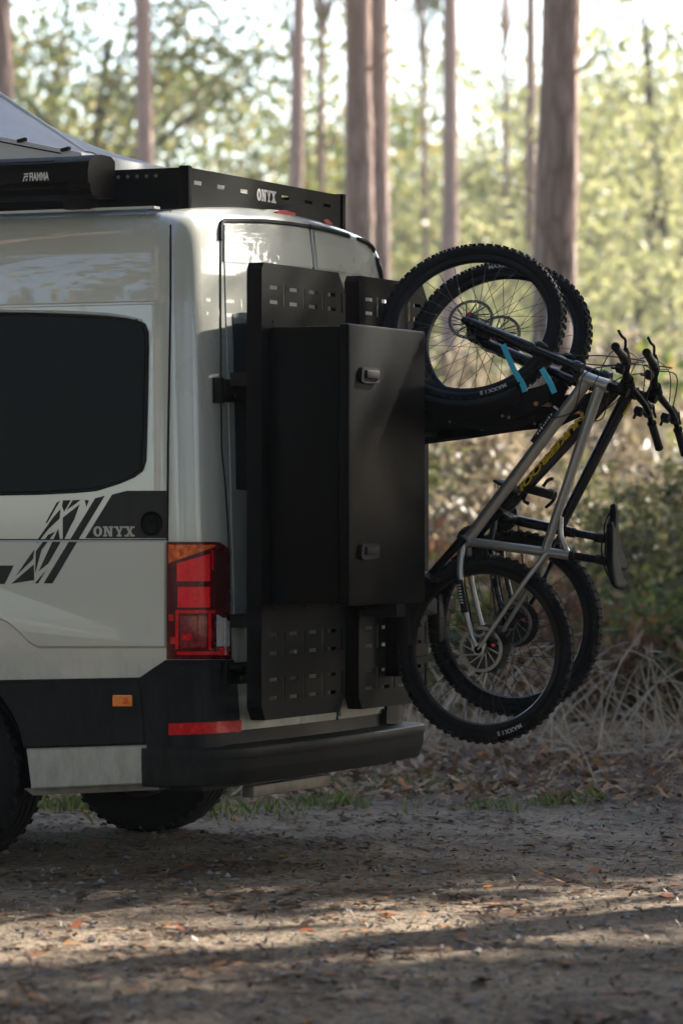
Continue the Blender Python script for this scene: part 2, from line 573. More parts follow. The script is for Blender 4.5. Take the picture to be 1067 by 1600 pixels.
r1 = ramp(n, [(0.3, (0.095, 0.070, 0.047)), (0.5, (0.20, 0.154, 0.108)), (0.7, (0.33, 0.262, 0.19))]); l.new(n1.outputs['Fac'], r1.inputs[0])
r2 = ramp(n, [(0.3, (0.42, 0.40, 0.38)), (0.48, (1, 1, 1)), (0.7, (1.45, 1.4, 1.32))]); l.new(n2.outputs['Fac'], r2.inputs[0])
mx = n.new('ShaderNodeMix'); mx.data_type = 'RGBA'; mx.blend_type = 'MULTIPLY'; mx.inputs[0].default_value = 0.9
l.new(r1.outputs[0], mx.inputs[6]); l.new(r2.outputs[0], mx.inputs[7])
dp = n.new('ShaderNodeVectorMath'); dp.operation = 'DOT_PRODUCT'; dp.inputs[1].default_value = tuple(DN); l.new(ge.outputs['Position'], dp.inputs[0])
ma = n.new('ShaderNodeMath'); ma.operation = 'MULTIPLY_ADD'; ma.inputs[1].default_value = 2.2; l.new(n1.outputs['Fac'], ma.inputs[0]); l.new(dp.outputs['Value'], ma.inputs[2])
mr = n.new('ShaderNodeMapRange'); mr.inputs['From Min'].default_value = 4.6; mr.inputs['From Max'].default_value = 5.6; l.new(ma.outputs[0], mr.inputs[0])
rl = ramp(n, [(0.3, (0.06, 0.043, 0.03)), (0.5, (0.13, 0.088, 0.058)), (0.72, (0.21, 0.15, 0.10))]); l.new(n2.outputs['Fac'], rl.inputs[0])
mz = n.new('ShaderNodeMix'); mz.data_type = 'RGBA'; l.new(mr.outputs[0], mz.inputs[0]); l.new(mx.outputs[2], mz.inputs[6]); l.new(rl.outputs[0], mz.inputs[7])
l.new(mz.outputs[2], b.inputs['Base Color'])
bp1 = n.new('ShaderNodeBump'); bp1.inputs['Strength'].default_value = 0.9; bp1.inputs['Distance'].default_value = 0.03; l.new(n2.outputs['Fac'], bp1.inputs['Height'])
bp2 = n.new('ShaderNodeBump'); bp2.inputs['Strength'].default_value = 0.6; bp2.inputs['Distance'].default_value = 0.008
l.new(n3.outputs['Distance'], bp2.inputs['Height']); l.new(bp1.outputs[0], bp2.inputs['Normal']); l.new(bp2.outputs[0], b.inputs['Normal'])
ground = mesh_obj('ground', me, m)
tag(ground, kind='structure')

# ------------------------------------------------------------------ fallen leaves, stones, grass
def scatter(n, d0, d1, power=1.0, margin=0.8):
    u = rng.uniform(0, 1, n) ** power
    d_ = d0 + (d1 - d0) * u
    r_ = rng.uniform(-1, 1, n) * (d_ * 0.0889 + margin)
    return r_, d_
def clumpy(r_, d_, s, t):
    k = np.array([noise.noise(V((a * s, b * s, 3.1))) for a, b in zip(r_, d_)])
    return k > t
def leaf_shape(n, pos, size, tilt):
    """six-sided curled leaf with lobed outline, per-leaf random turn"""
    th = rng.uniform(0, 2 * PI, n)
    ca, sa = np.cos(th), np.sin(th)
    base = np.array([(-.5, 0), (-.28, .2), (-.1, .13), (.12, .27), (.22, .14), (.5, .02), (.2, -.16), (.1, -.26), (-.12, -.12), (-.3, -.2)])
    k = len(base)
    v = np.zeros((n, k, 3))
    curl = rng.normal(0.06, 0.15, (n, 1)); twist = rng.normal(0, 0.2, (n, 1))
    wide = rng.uniform(0.75, 1.25, (n, 1))
    x = base[:, 0][None] * size[:, None]
    y = base[:, 1][None] * size[:, None] * wide
    z = (np.abs(base[:, 1])[None] * curl + base[:, 0][None] ** 2 * curl * 1.1 + base[:, 0][None] * base[:, 1][None] * twist * 2) * size[:, None]
    z = z + x * np.clip(rng.normal(0, tilt, (n, 1)), -0.9, 0.9) + y * np.clip(rng.normal(0, tilt, (n, 1)), -0.9, 0.9)
    z = z - z.min(axis=1, keepdims=True) + 0.004
    v[:, :, 0] = x * ca[:, None] - y * sa[:, None] + pos[:, 0:1]
    v[:, :, 1] = x * sa[:, None] + y * ca[:, None] + pos[:, 1:2]
    v[:, :, 2] = z + pos[:, 2:3]
    return v.reshape(-1, 3), k
def ground_pos(r_, d_):
    P = np.array([rd(a, c) for a, c in zip(r_, d_)])
    P[:, 2] = [ground_z(p[0], p[1]) for p in P]
    return P
LITTER = leaf_mat('dry_leaves', [(0.0, (0.05, 0.032, 0.022)), (0.3, (0.13, 0.08, 0.05)), (0.55, (0.20, 0.135, 0.09)), (0.75, (0.30, 0.22, 0.155)), (0.9, (0.34, 0.16, 0.07)), (1.0, (0.40, 0.17, 0.04))], 0.15, 0.07)
r_, d_ = scatter(13000, 8.8, 18.2, 1.2)
k = clumpy(r_, d_, 1.5, 0.12) | (clumpy(r_, d_, 5.0, 0.2) & (rng.uniform(0, 1, len(r_)) < 0.6)) | (rng.uniform(0, 1, len(r_)) < 0.14)
r_, d_ = r_[k], d_[k]
v1, kk = leaf_shape(len(r_), ground_pos(r_, d_), rng.uniform(0.025, 0.082, len(r_)), 0.11)
r2_, d2_ = scatter(19000, 17.6, 26, 0.8)
v2, kk = leaf_shape(len(r2_), ground_pos(r2_, d2_) + np.array([0, 0, 1]) * rng.uniform(0, 0.05, (len(r2_), 1)), rng.uniform(0.035, 0.09, len(r2_)), 0.4)
lit = mesh_obj('fallen_leaves', np_quads('fallen_leaves', v1, kk), LITTER)
BANK = leaf_mat('bank_leaves', [(0.0, (0.09, 0.05, 0.03)), (0.3, (0.20, 0.115, 0.065)), (0.6, (0.33, 0.21, 0.125)), (0.85, (0.44, 0.30, 0.19)), (1.0, (0.50, 0.20, 0.06))], 0.2, 0.05)
o = mesh_obj('fallen_leaves', np_quads('fallen_leaves', v2, kk), BANK)
tag(o, 'warm brown leaf litter covering the bank behind the van and bikes', 'leaf litter', kind='stuff')
tag(lit, 'brown dry leaves scattered over the dirt track in front', 'leaf litter', kind='stuff')
CRUMB = leaf_mat('leaf_crumbs', [(0.0, (0.06, 0.045, 0.03)), (0.5, (0.17, 0.13, 0.09)), (0.8, (0.28, 0.22, 0.17)), (1.0, (0.38, 0.32, 0.26))], 0.05, 0.04)
r_, d_ = scatter(9000, 8.8, 18.0, 1.2)
v3, kk = leaf_shape(len(r_), ground_pos(r_, d_), rng.uniform(0.008, 0.028, len(r_)), 0.5)
o = mesh_obj('leaf_fragments', np_quads('leaf_fragments', v3, kk), CRUMB)
tag(o, 'tiny crumbled leaf bits and chips strewn over the dirt', 'leaf litter', kind='stuff')

HOT = [leaf_mat('orange_leaf', [(0, (0.62, 0.20, 0.025)), (1, (0.70, 0.27, 0.04))], 0.3, 0.05),
       leaf_mat('rust_leaf', [(0, (0.36, 0.10, 0.035)), (1, (0.45, 0.14, 0.05))], 0.25, 0.05),
       leaf_mat('yellow_leaf', [(0, (0.62, 0.40, 0.05)), (1, (0.66, 0.44, 0.07))], 0.3, 0.05)]
hot_px = [(445, 1342, 2), (838, 1369, 0), (848, 1399, 0), (762, 1389, 0), (606, 1437, 1), (128, 1487, 0), (282, 1453, 1), (780, 1294, 0), (672, 1530, 2), (936, 1590, 0), (927, 1367, 1), (1040, 1410, 1), (478, 1460, 1), (350, 1388, 1), (705, 1385, 1), (1046, 1388, 0), (120, 1452, 1), (170, 1488, 1), (545, 1265, 0), (618, 1252, 0), (735, 1256, 0), (855, 1245, 0), (520, 1500, 1), (925, 1276, 2), (980, 1396, 1), (200, 1556, 1), (1060, 1345, 2), (60, 1500, 1), (490, 1350, 2), (600, 1432, 0), (372, 1268, 0), (130, 1272, 0)]
hot_mesh = []
for i in range(3):
    vv, kk = leaf_shape(1, np.zeros((1, 3)), np.array([0.066]), 0.3)
    hot_mesh.append(vv)
for i, (px, py, c) in enumerate(hot_px):
    p = on_z(px, py, 0.0)
    p.z = ground_z(p.x, p.y) + 0.006
    me = np_quads('fallen_leaf', hot_mesh[i % 3], kk)
    o = mesh_obj('fallen_leaf', me, HOT[c])
    o.location = p
    o.rotation_euler = (random.uniform(-.2, .2), random.uniform(-.2, .2), random.uniform(0, 6.3))
    s = random.uniform(0.8, 1.15); o.scale = (s, s, s)
    nm = ['bright orange', 'rust red', 'yellow'][c]
    tag(o, nm + ' fallen leaf lying on the dirt around the van', 'leaf', nm + ' leaves on the ground')

# small stones
mb = MB()
r_, d_ = scatter(900, 8.8, 17.5, 1.1)
for p in ground_pos(r_, d_):
    s = random.uniform(0.006, 0.02)
    a = [V((random.uniform(.7, 1.2) * x * s, random.uniform(.7, 1.2) * y * s, random.uniform(.4, .8) * z * s)) for x, y, z in ((1, 0, 0), (-1, 0, 0), (0, 1, 0), (0, -1, 0), (0, 0, 1), (0, 0, -1))]
    mb.add([q + V(p) + V((0, 0, s * 0.3)) for q in a], [(0, 2, 4), (2, 1, 4), (1, 3, 4), (3, 0, 4), (2, 0, 5), (1, 2, 5), (3, 1, 5), (0, 3, 5)])
o = mb.build('gravel', mat('gravel_stone', (0.26, 0.24, 0.22), 0.85, var=0.4, vscale=3), None)
tag(o, 'small grey stones sprinkled over the dirt track', 'gravel', kind='stuff')

GRASS = leaf_mat('grass_blades', [(0, (0.07, 0.12, 0.025)), (0.6, (0.16, 0.21, 0.05)), (1, (0.30, 0.30, 0.10))], 0.4, 0.05)
n_ = 11000
r_ = rng.uniform(-3.2, 3.2, n_); d_ = 18.1 + rng.normal(0, 0.42, n_) + 0.18 * np.sin(r_ * 2.0)
dens = np.array([noise.noise(V((a * 1.4, b_ * 1.4, 9))) for a, b_ in zip(r_, d_)])
k = dens > np.where(r_ < 0.35, 0.05, np.where(r_ < 0.8, 0.25, 0.4))
r_, d_ = r_[k], d_[k]
P = ground_pos(r_, d_)
n_ = len(P)
h = rng.uniform(0.025, 0.085, n_); th = rng.uniform(0, 2 * PI, n_); w = rng.uniform(0.003, 0.007, n_)
lean = rng.normal(0, 0.5, (n_, 2)) * h[:, None]
vv = np.zeros((n_, 4, 3))
side = np.stack([np.cos(th), np.sin(th)], 1) * w[:, None]
vv[:, 0] = P; vv[:, 0, :2] -= side
vv[:, 1] = P; vv[:, 1, :2] += side
vv[:, 2] = P; vv[:, 2, :2] += lean + side * 0.2; vv[:, 2, 2] += h
vv[:, 3] = P; vv[:, 3, :2] += lean * 0.4 - side * 0.9; vv[:, 3, 2] += h * 0.6
o = mesh_obj('grass', np_quads('grass', vv.reshape(-1, 3)), GRASS)
tag(o, 'thin strip of short green grass along the edge of the clearing', 'grass', kind='stuff')

# dead bracken stems and bramble canes behind the bikes
def stems(n, r0, r1, d0, d1, hmax, rad, seg=5, lie=0.3):
    mb = MB()
    for i in range(n):
        p = rd(random.uniform(r0, r1), random.uniform(d0, d1))
        z0 = ground_z(p.x, p.y)
        a = random.uniform(0, 2 * PI)
        dirh = V((math.cos(a), math.sin(a), 0))
        h = hmax * random.uniform(0.3, 1.0)
        reach = h * random.uniform(0.2, 1.5)
        if random.random() < lie: h *= 0.25; reach = hmax * random.uniform(0.6, 1.4)
        bend = random.uniform(0.6, 1.6)
        pts = []
        jit = V((0, 0, 0))
        for k in range(seg + 1):
            t = k / seg
            jit += V((random.uniform(-1, 1), random.uniform(-1, 1), random.uniform(-1, 1))) * 0.03 * hmax
            droop = h * (t * (1 + bend * 0.5) - bend * 0.55 * t ** 2.2)
            pts.append(V((p.x, p.y, z0 - 0.02)) + dirh * reach * t + V((0, 0, max(0.02, droop + 0.02))) + jit * t)
        r0_ = rad * random.uniform(0.5, 1.3)
        mb.tube(pts, [r0_ * (1 - 0.6 * k / seg) for k in range(seg + 1)], 3, cap=False)
    return mb
STEM = mat('dry_stem', (0.44, 0.34, 0.25), 0.8, var=0.45, vscale=1.3)
STEMG = mat('grey_stem', (0.50, 0.43, 0.35), 0.75, var=0.4, vscale=1.7)
o = stems(1300, -3.4, 3.6, 20.2, 23.8, 0.60, 0.0036, 5, 0.6).build('dead_bracken', STEM, None, 60)
tag(o, 'tangle of pale dead bracken stems along the wood edge', 'undergrowth', kind='stuff')
o = stems(230, 0.2, 3.2, 20.0, 22.4, 0.75, 0.0058, 6, 0.5).build('bramble_canes', STEMG, None, 60)
tag(o, 'long grey arching bare canes in the tangle behind the bikes', 'undergrowth', kind='stuff')
o = stems(160, -3.0, 3.4, 18.3, 20.6, 0.35, 0.006, 4, 0.9).build('fallen_twigs', STEM, None, 60)
tag(o, 'broken twigs lying on the leaf litter', 'twigs', kind='stuff')
# brown fronds
FROND = leaf_mat('brown_frond', [(0, (0.10, 0.055, 0.03)), (0.5, (0.24, 0.13, 0.07)), (1, (0.42, 0.27, 0.15))], 0.3, 0.03)
def bracken_mesh(name, n_, rx, h, sz):
    c = np.stack([rng.normal(0, rx * 0.5, n_), rng.normal(0, rx * 0.5, n_), np.abs(rng.normal(0, h * 0.5, n_))], 1)
    return np_quads(name, leaf_quads(c, sz, 2.2))

# ------------------------------------------------------------------ trees
def trunk_mesh(name, h, r0, r1, bend=0.3, rows=26, n=12, limbs=(), seed=0, flare=1.25):
    rs = random.Random(seed)
    mb = MB()
    ph = rs.uniform(0, 6.28)
    def axis(z):
        t = z / h
        return V((bend * math.sin(t * 2.2 + ph) - bend * math.sin(ph), bend * 0.7 * math.sin(t * 3.1 + ph * 1.7) - bend * 0.7 * math.sin(ph * 1.7), z))
    pts, rad = [], []
    for i in range(rows + 1):
        z = h * i / rows - (0.2 if i == 0 else 0)
        t = i / rows
        pts.append(axis(max(z, 0)) + V((0, 0, min(z, 0))))
        rad.append((r0 * (1 - t) + r1 * t) * (1 + (flare - 1) * max(0, 1 - z / 0.6)) * (1 + 0.07 * rs.uniform(-1, 1)))
    mb.tube(pts, rad, n)
    for (z, tip, r) in limbs:
        a = axis(z); tip = V(tip)
        mid = a.lerp(tip, 0.5) + V((rs.uniform(-.2, .2), rs.uniform(-.2, .2), rs.uniform(-.1, .35))) * (tip - a).length * 0.3
        mb.tube(catmull([a, mid, tip], 4), [r * (1 - 0.8 * k / 8) for k in range(9)], 6)
    return mb.mesh(name, smooth=50)
def crown_clumps(n, rx, z0, z1, seed, shape=1.0):
    rs = np.random.default_rng(seed)
    out = []
    while len(out) < n:
        p = rs.uniform(-1, 1, 3)
        q = (p[0] ** 2 + p[1] ** 2) ** 0.5
        zz = (p[2] + 1) / 2
        lim = math.sin(PI * min(0.97, 0.12 + 0.85 * zz) ** shape)
        if q < lim and (q > lim * 0.35 or rs.uniform() < 0.4):
            out.append((p[0] * rx, p[1] * rx, z0 + (z1 - z0) * zz))
    return np.array(out)
def crown_mesh(name, clumps, per, spread, size, elong=1.7, flatz=0.7):
    c = np.repeat(clumps, per, axis=0)
    k = rng.uniform(0.6, 1.3, len(clumps)).repeat(per)[:, None]
    off = rng.normal(0, 1, c.shape) * spread * k
    off[:, 2] *= flatz
    return np_quads(name, leaf_quads(c + off, size, elong))
YG = leaf_mat('autumn_green_leaf', [(0, (0.09, 0.13, 0.025)), (0.45, (0.19, 0.22, 0.05)), (0.8, (0.34, 0.31, 0.07)), (1, (0.48, 0.30, 0.08))], 0.4)
PALE = leaf_mat('pale_willow_leaf', [(0, (0.22, 0.24, 0.09)), (0.5, (0.36, 0.36, 0.15)), (1, (0.50, 0.46, 0.24))], 0.55)
NEEDLE = leaf_mat('pine_needles', [(0, (0.035, 0.06, 0.022)), (0.6, (0.075, 0.10, 0.035)), (1, (0.14, 0.15, 0.05))], 0.3)
SHADE = leaf_mat('oak_leaf', [(0, (0.045, 0.075, 0.016)), (0.6, (0.09, 0.12, 0.03)), (1, (0.20, 0.17, 0.045))], 0.3)
GORSE = leaf_mat('gorse_needles', [(0, (0.05, 0.062, 0.024)), (0.5, (0.12, 0.13, 0.05)), (1, (0.28, 0.25, 0.10))], 0.45)
SUNB = leaf_mat('bramble_leaf', [(0, (0.06, 0.09, 0.02)), (0.5, (0.13, 0.17, 0.035)), (0.85, (0.26, 0.27, 0.06)), (1, (0.36, 0.22, 0.06))], 0.45)
HEATH = leaf_mat('dry_heather', [(0, (0.13, 0.10, 0.06)), (0.5, (0.28, 0.22, 0.14)), (1, (0.44, 0.37, 0.25))], 0.4)

def limb_list(cl, zlo, r, k, seed):
    rs = random.Random(seed)
    idx = rs.sample(range(len(cl)), min(k, len(cl)))
    return [(max(zlo, cl[i][2] * rs.uniform(0.55, 0.8)), cl[i], r * rs.uniform(0.6, 1.0)) for i in idx]
VAR = {}
def variant(key, trunk, crown, tmat, cmat):
    trunk.materials.append(tmat); crown.materials.append(cmat)
    VAR[key] = (trunk, crown)
for s in range(3):
    cl = crown_clumps(46, 2.8, 11.0, 17.5, 20 + s)
    variant('pine%d' % s, trunk_mesh('trunk', 16.5, 0.19, 0.06, 0.16, 34, 14, limb_list(cl, 9.5, 0.06, 16, s) + [(7.6 + s, (0.9, 0.5, 8.2 + s), 0.025), (8.9, (-0.8, 0.4, 9.1), 0.02), (5.2 + 0.6 * s, (0.45, -0.3, 5.5 + 0.6 * s), 0.022), (4.1, (-0.4, -0.25, 4.3), 0.02), (6.4, (-0.55, 0.2, 6.9), 0.024), (3.3 + s, (0.1, 0.4, 3.5 + s), 0.018)], s),
            crown_mesh('crown', cl, 95, 0.55, 0.16, 2.4, 0.5), BARK, NEEDLE)
for s in range(2):
    cl = crown_clumps(70, 4.4, 2.6, 12.5, 40 + s, 0.9)
    variant('oak%d' % s, trunk_mesh('trunk', 9.5, 0.20, 0.05, 0.5, 24, 10, limb_list(cl, 2.0, 0.08, 34, 60 + s), 9 + s), crown_mesh('crown', cl, 150, 0.62, 0.10), BARKD, YG)
for s in range(2):
    cl = crown_clumps(95, 3.6, 0.8, 8.6, 50 + s, 0.8)
    variant('willow%d' % s, trunk_mesh('trunk', 7.0, 0.14, 0.03, 0.4, 20, 8, limb_list(cl, 0.7, 0.05, 30, 70 + s), 19 + s), crown_mesh('crown', cl, 130, 0.5, 0.085, 2.2), BARKD, PALE)
for s in range(2):
    cl = crown_clumps(80, 4.2, 4.0, 13.5, 80 + s, 0.9)
    variant('shade%d' % s, trunk_mesh('trunk', 11.0, 0.24, 0.06, 0.4, 20, 10, limb_list(cl, 3.5, 0.09, 30, 90 + s), 29 + s), crown_mesh('crown', cl, 95, 0.72, 0.20), BARKD, SHADE)
def plant_tree(key, name, label, cat, loc, sc=1.0, rz=None, group=None, tilt=(0, 0)):
    t, c = VAR[key]
    e = thing(name, label, cat, loc, group, random.uniform(0, 6.3) if rz is None else rz, sc)
    e.rotation_euler = (tilt[0], tilt[1], e.rotation_euler[2])
    mesh_obj('trunk', t, None, e); mesh_obj('crown', c, None, e)
    return e
# the pines whose trunks stand in view: pixel across at mid-height, depth, width factor, label
PINES = [(22, 39, 1.25, 'thick pine trunk in the top left corner behind the pop-up roof', 0),
         (238, 54, 0.86, 'slim reddish pine trunk above the roof rack corner', 1),
         (458, 60, 0.8, 'pale pine trunk above the rear rack panel, left of a thinner one', 2),
         (502, 66, 0.50, 'thin pine trunk right beside the paler trunk above the rack panel', 0),
         (562, 42, 1.02, 'dark leaning pine trunk just past the far end of the roof rack', 1),
         (594, 46, 0.98, 'pinkish pine trunk directly behind the dark leaning trunk', 2),
         (674, 72, 0.42, 'thinnest pine trunk left of the bright sunlit one', 0),
         (699, 57, 0.84, 'bright sunlit pine trunk above the raised front wheels', 1),
         (822, 60, 0.6, 'orange crooked pine trunk left of the thickest trunk', 2),
         (796, 68, 0.40, 'slim sunlit pine trunk above the bike wheels, left of the crooked orange one', 1),
         (854, 37, 1.28, 'thickest grey pine trunk rising behind the front wheels of the bikes', 0)]
for i, (px, d_, w, lab, s) in enumerate(PINES):
    e = plant_tree('pine%d' % s, 'pine_tree', lab, 'pine tree', ground_at(px, d_), (w, w, 1.0 + 0.05 * (i % 3)), None, 'pine trunks behind the van', (random.uniform(-.012, .012), random.uniform(-.012, .012)))
# broadleaved trees between and behind the pines
OAKS = [('oak1', 180, 66, 1.0, 'tall golden-green tree left of the slim reddish pine trunk'),
        ('oak0', 470, 80, 1.05, 'sparse leafy tree behind the two thin trunks above the rack panel'),
        ('oak1', 760, 88, 1.05, 'leafy tree between the sunlit trunk and the crooked orange one'),
        ('oak0', 945, 92, 1.1, 'pale leafy tree right of the thickest trunk'),
        ('oak0', 85, 74, 1.0, 'golden-green oak with dark forked stems behind the pop-up roof'),
        ('oak1', 330, 84, 1.0, 'loose leafy tree with a dark stem behind the rear rack panel'),
        ('oak0', 640, 98, 1.0, 'leafy tree seen between the leaning trunks and the sunlit trunk'),
        ('oak1', -20, 92, 1.1, 'leafy tree at the far left edge beyond the thick corner trunk')]
for k, px, d_, s, lab in OAKS:
    plant_tree(k, 'oak_tree', lab, 'tree', ground_at(px, d_), s)
WILL = [('willow0', 975, 60, 0.98, 'pale sunlit willow-like tree at the right edge behind the handlebars'),
        ('willow1', 1085, 70, 1.5, 'pale bushy tree cut off by the right edge of the picture'),
        ('willow1', 745, 78, 1.05, 'pale leafy tree seen through the raised front wheels'),
        ('willow0', 880, 84, 1.35, 'taller pale tree standing behind the thickest trunk'),
        ('willow0', 590, 90, 0.85, 'pale low tree behind the leaning trunks'),
        ('willow1', 420, 96, 0.8, 'low pale tree far behind the roof rack'),
        ('willow1', 230, 92, 0.8, 'low pale tree behind the slim reddish pine trunk')]
for k, px, d_, s, lab in WILL:
    plant_tree(k, 'willow_tree', lab, 'tree', ground_at(px, d_), s)
far_px = [(-60, 125, 'distant bushy pine at the far left edge of the wood'), (640, 130, 'distant bushy pine between the leaning trunks and the sunlit trunk'), (830, 118, 'distant bushy pine just left of the thickest trunk'), (1010, 122, 'distant bushy pine in the upper right corner')]
FARP = {}
for s in range(2):
    cl = crown_clumps(90, 3.2, 3.0, 15.5, 120 + s, 0.7)
    variant('fir%d' % s, trunk_mesh('trunk', 15.0, 0.17, 0.05, 0.2, 20, 8, limb_list(cl, 3, 0.05, 26, 130 + s), 39 + s), crown_mesh('crown', cl, 42, 0.6, 0.19, 2.0, 0.5), BARK, NEEDLE)
for i, (px, d_, lab) in enumerate(far_px):
    plant_tree('fir%d' % (i % 2), 'pine_tree', lab, 'pine tree', ground_at(px, d_), 1.0, None, 'distant pines at the back of the wood')

# shrubs at the wood edge, each its own plant
def shrub_variant(key, n_cl, rx, h, per, spread, size, elong, cmat, seed):
    cl = crown_clumps(n_cl, rx, 0.12, h, seed, 0.75)
    variant(key, trunk_mesh('stem', h * 0.7, 0.03, 0.008, 0.1, 8, 6, limb_list(cl, 0.05, 0.018, 18, seed), seed), crown_mesh('foliage', cl, per, spread, size, elong), BARKD, cmat)
shrub_variant('gorse', 60, 1.3, 2.3, 150, 0.20, 0.045, 2.6, GORSE, 201)
shrub_variant('gorse2', 60, 1.1, 1.7, 150, 0.18, 0.045, 2.6, GORSE, 202)
shrub_variant('bramble', 50, 1.0, 1.2, 90, 0.17, 0.06, 1.5, SUNB, 203)
shrub_variant('heath', 55, 1.1, 1.8, 130, 0.18, 0.04, 2.8, HEATH, 204)
shrub_variant('frond', 40, 0.9, 1.1, 110, 0.17, 0.05, 2.6, FROND, 205)
SHR = [('gorse', 1010, 27, 0.72, 'dark blue-green gorse bush behind the saddles'),
       ('gorse2', 930, 31, 0.95, 'dark green bush behind the frame of the silver bike'),
       ('gorse', 1100, 30, 0.85, 'dark green bush cut off by the right edge behind the handlebars'),
       ('bramble', 1030, 24.0, 0.75, 'yellow-green bramble patch low at the right edge below the saddles'),
       ('bramble', 960, 25.5, 0.7, 'small sunlit bramble clump right of the rear wheels'),
       ('heath', 745, 30, 1.1, 'straw-coloured dry bush left of the silver down tube'),
       ('heath', 690, 34, 1.35, 'pale brown bush right beside the storage box'),
       ('frond', 720, 26, 1.0, 'rust-brown bracken clump seen inside the rear bike wheels'),
       ('frond', 810, 25.0, 0.9, 'rust-brown bracken clump seen through the frames of the bikes'),
       ('bramble', 690, 24.5, 0.8, 'green-yellow bramble seen between the box and the rear wheel'),
       ('heath', 850, 38, 1.5, 'pale dry bush behind the bicycle top tubes'),
       ('gorse2', 800, 42, 1.4, 'dark bush below the thickest pine trunk'),
       ('gorse', 600, 33, 1.2, 'dark bush hidden mostly behind the black storage box'),
       ('gorse2', 450, 36, 1.4, 'bush hidden behind the van body'),
       ('frond', 900, 23.8, 0.8, 'brown bracken clump just right of the far rear wheel'),
       ('gorse', 300, 38, 1.6, 'wide bush hidden behind the middle of the van'),
       ('gorse2', 100, 34, 1.5, 'wide bush hidden behind the left of the van'),
       ('heath', 690, 41, 1.7, 'tall sunlit straw-coloured bush between the storage box and the bikes'),
       ('bramble', 905, 39, 2.2, 'tall sunlit yellow-green bush behind the top tubes of the bikes'),
       ('heath', 950, 42, 1.8, 'tall pale dry bush below the handlebars'),
       ('bramble', 1045, 40, 2.3, 'tall sunlit yellow-green bush at the right edge below the grips'),
       ('bramble', 790, 36, 1.5, 'sunlit leafy bush seen between the two down tubes'),
       ('heath', 1000, 36, 1.4, 'tall straw-coloured bush behind the dark gorse at the right')]
for k, px, d_, s, lab in SHR:
    t, c = VAR[k]
    e = thing({'gorse': 'gorse_bush', 'gorse2': 'gorse_bush', 'bramble': 'bramble_bush', 'heath': 'heather_bush', 'frond': 'bracken_clump'}[k], lab, 'bush', ground_at(px, d_), None, random.uniform(0, 6.3), s)
    mesh_obj('stem', t, None, e); mesh_obj('foliage', c, None, e)

# trees standing out of the frame: they shade the van and are mirrored in its paint
# (metres across the sun's direction, metres along it, size)
OFF_R = [(14.3, 24.5, 1.0), (14.5, 21.9, 1.0), (14.6, 24.0, 1.05), (14.9, 26.5, 1.1), (15.2, 30.0, 1.15), (14.4, 23.0, 1.0), (4.3, 15.0, 1.0), (4.1, 18.0, 1.0), (3.9, 21.5, 1.05), (3.7, 26.0, 1.1), (0.8, 16.0, 1.1), (0.8, 21.0, 1.1)]
for i, (w_, k_, s_) in enumerate(OFF_R):
    plant_tree('shade%d' % (i % 2), 'oak_tree', 'leafy oak beyond the right edge of the picture shading the clearing', 'tree', rd(0.75 * k_ - 0.66 * w_, 0.66 * k_ + 0.75 * w_), s_, i * 1.3, 'oaks to the right of the clearing')
# unseen young pines, added beyond the right edge to shade bikes and rear doors
for i, (w_, k_, s_) in enumerate([(13.5, 21.6, 0.78), (14.0, 23.4, 0.8), (13.4, 22.8, 0.72), (13.0, 20.4, 0.75), (12.95, 21.9, 0.78), (13.1, 24.0, 0.95)]):
    plant_tree('fir%d' % (i % 2), 'pine_tree', 'unseen young pine added beyond the right edge to shade the bikes', 'pine tree', rd(0.75 * k_ - 0.66 * w_, 0.66 * k_ + 0.75 * w_), s_, i * 2.1, 'added shading pines to the right of the clearing')
for i, (a, c) in enumerate([(5.6, 22.5), (7.2, 24.5), (8.8, 26.5), (10.6, 28.5), (12.5, 31.0)]):  # unseen gorse added to keep low bright sky off the rear panels
    t, c_ = VAR['gorse' if i % 2 else 'gorse2']
    e = thing('gorse_bush', 'unseen tall gorse added beyond the right edge to block bright sky', 'bush', rd(a, c), 'added light-blocking gorse to the right of the clearing', i * 1.7, 1.9)
    mesh_obj('stem', t, None, e); mesh_obj('foliage', c_, None, e)
OFF_B = [(-9, 4), (-13, -1), (-8, -6), (-17, 5), (-15, 11), (-20, -3), (-12, -11), (-3, -10), (4, -12), (-22, 9), (-18, -12), (10, -8), (-14, 17)]
for i, (a, c) in enumerate(OFF_B):
    plant_tree(['oak0', 'pine1', 'oak1', 'pine2'][i % 4], 'broadleaf_tree' if i % 2 == 0 else 'pine_tree', 'tall tree across the clearing, mirrored in the side of the van', 'tree', rd(a, c), 1.0, None, 'trees across the clearing behind the viewer')

# more pines all round the clearing: their crowns close most of the sky overhead
rr_ = random.Random(5)
spots = []
for i in range(-5, 6):
    for j in range(-5, 8):
        a, c = i * 4.6 + rr_.uniform(-1.2, 1.2), j * 4.6 + 1.0 + rr_.uniform(-1.2, 1.2)
        if abs(a) < 2.4 + 0.10 * max(0, c): continue                       # the view itself
        if -6.5 < a < 3.5 and 11 < c < 24: continue                        # the van and its surroundings
        w_, k_ = -0.66 * a + 0.75 * c, 0.75 * a + 0.66 * c
        if k_ > 14 and abs(w_ - 9.95) < 4.0: continue                      # the lane the sun comes through
        if a > 5 and c > 24: continue
        spots.append((a, c))
for i, (a, c) in enumerate(spots):
    plant_tree('pine%d' % (i % 3), 'pine_tree', 'tall pine of the surrounding wood, outside the picture', 'pine tree', rd(a, c), (1.0, 1.0, 0.9 + 0.1 * (i % 3)), rr_.uniform(0, 6.3), 'pines all round the clearing')

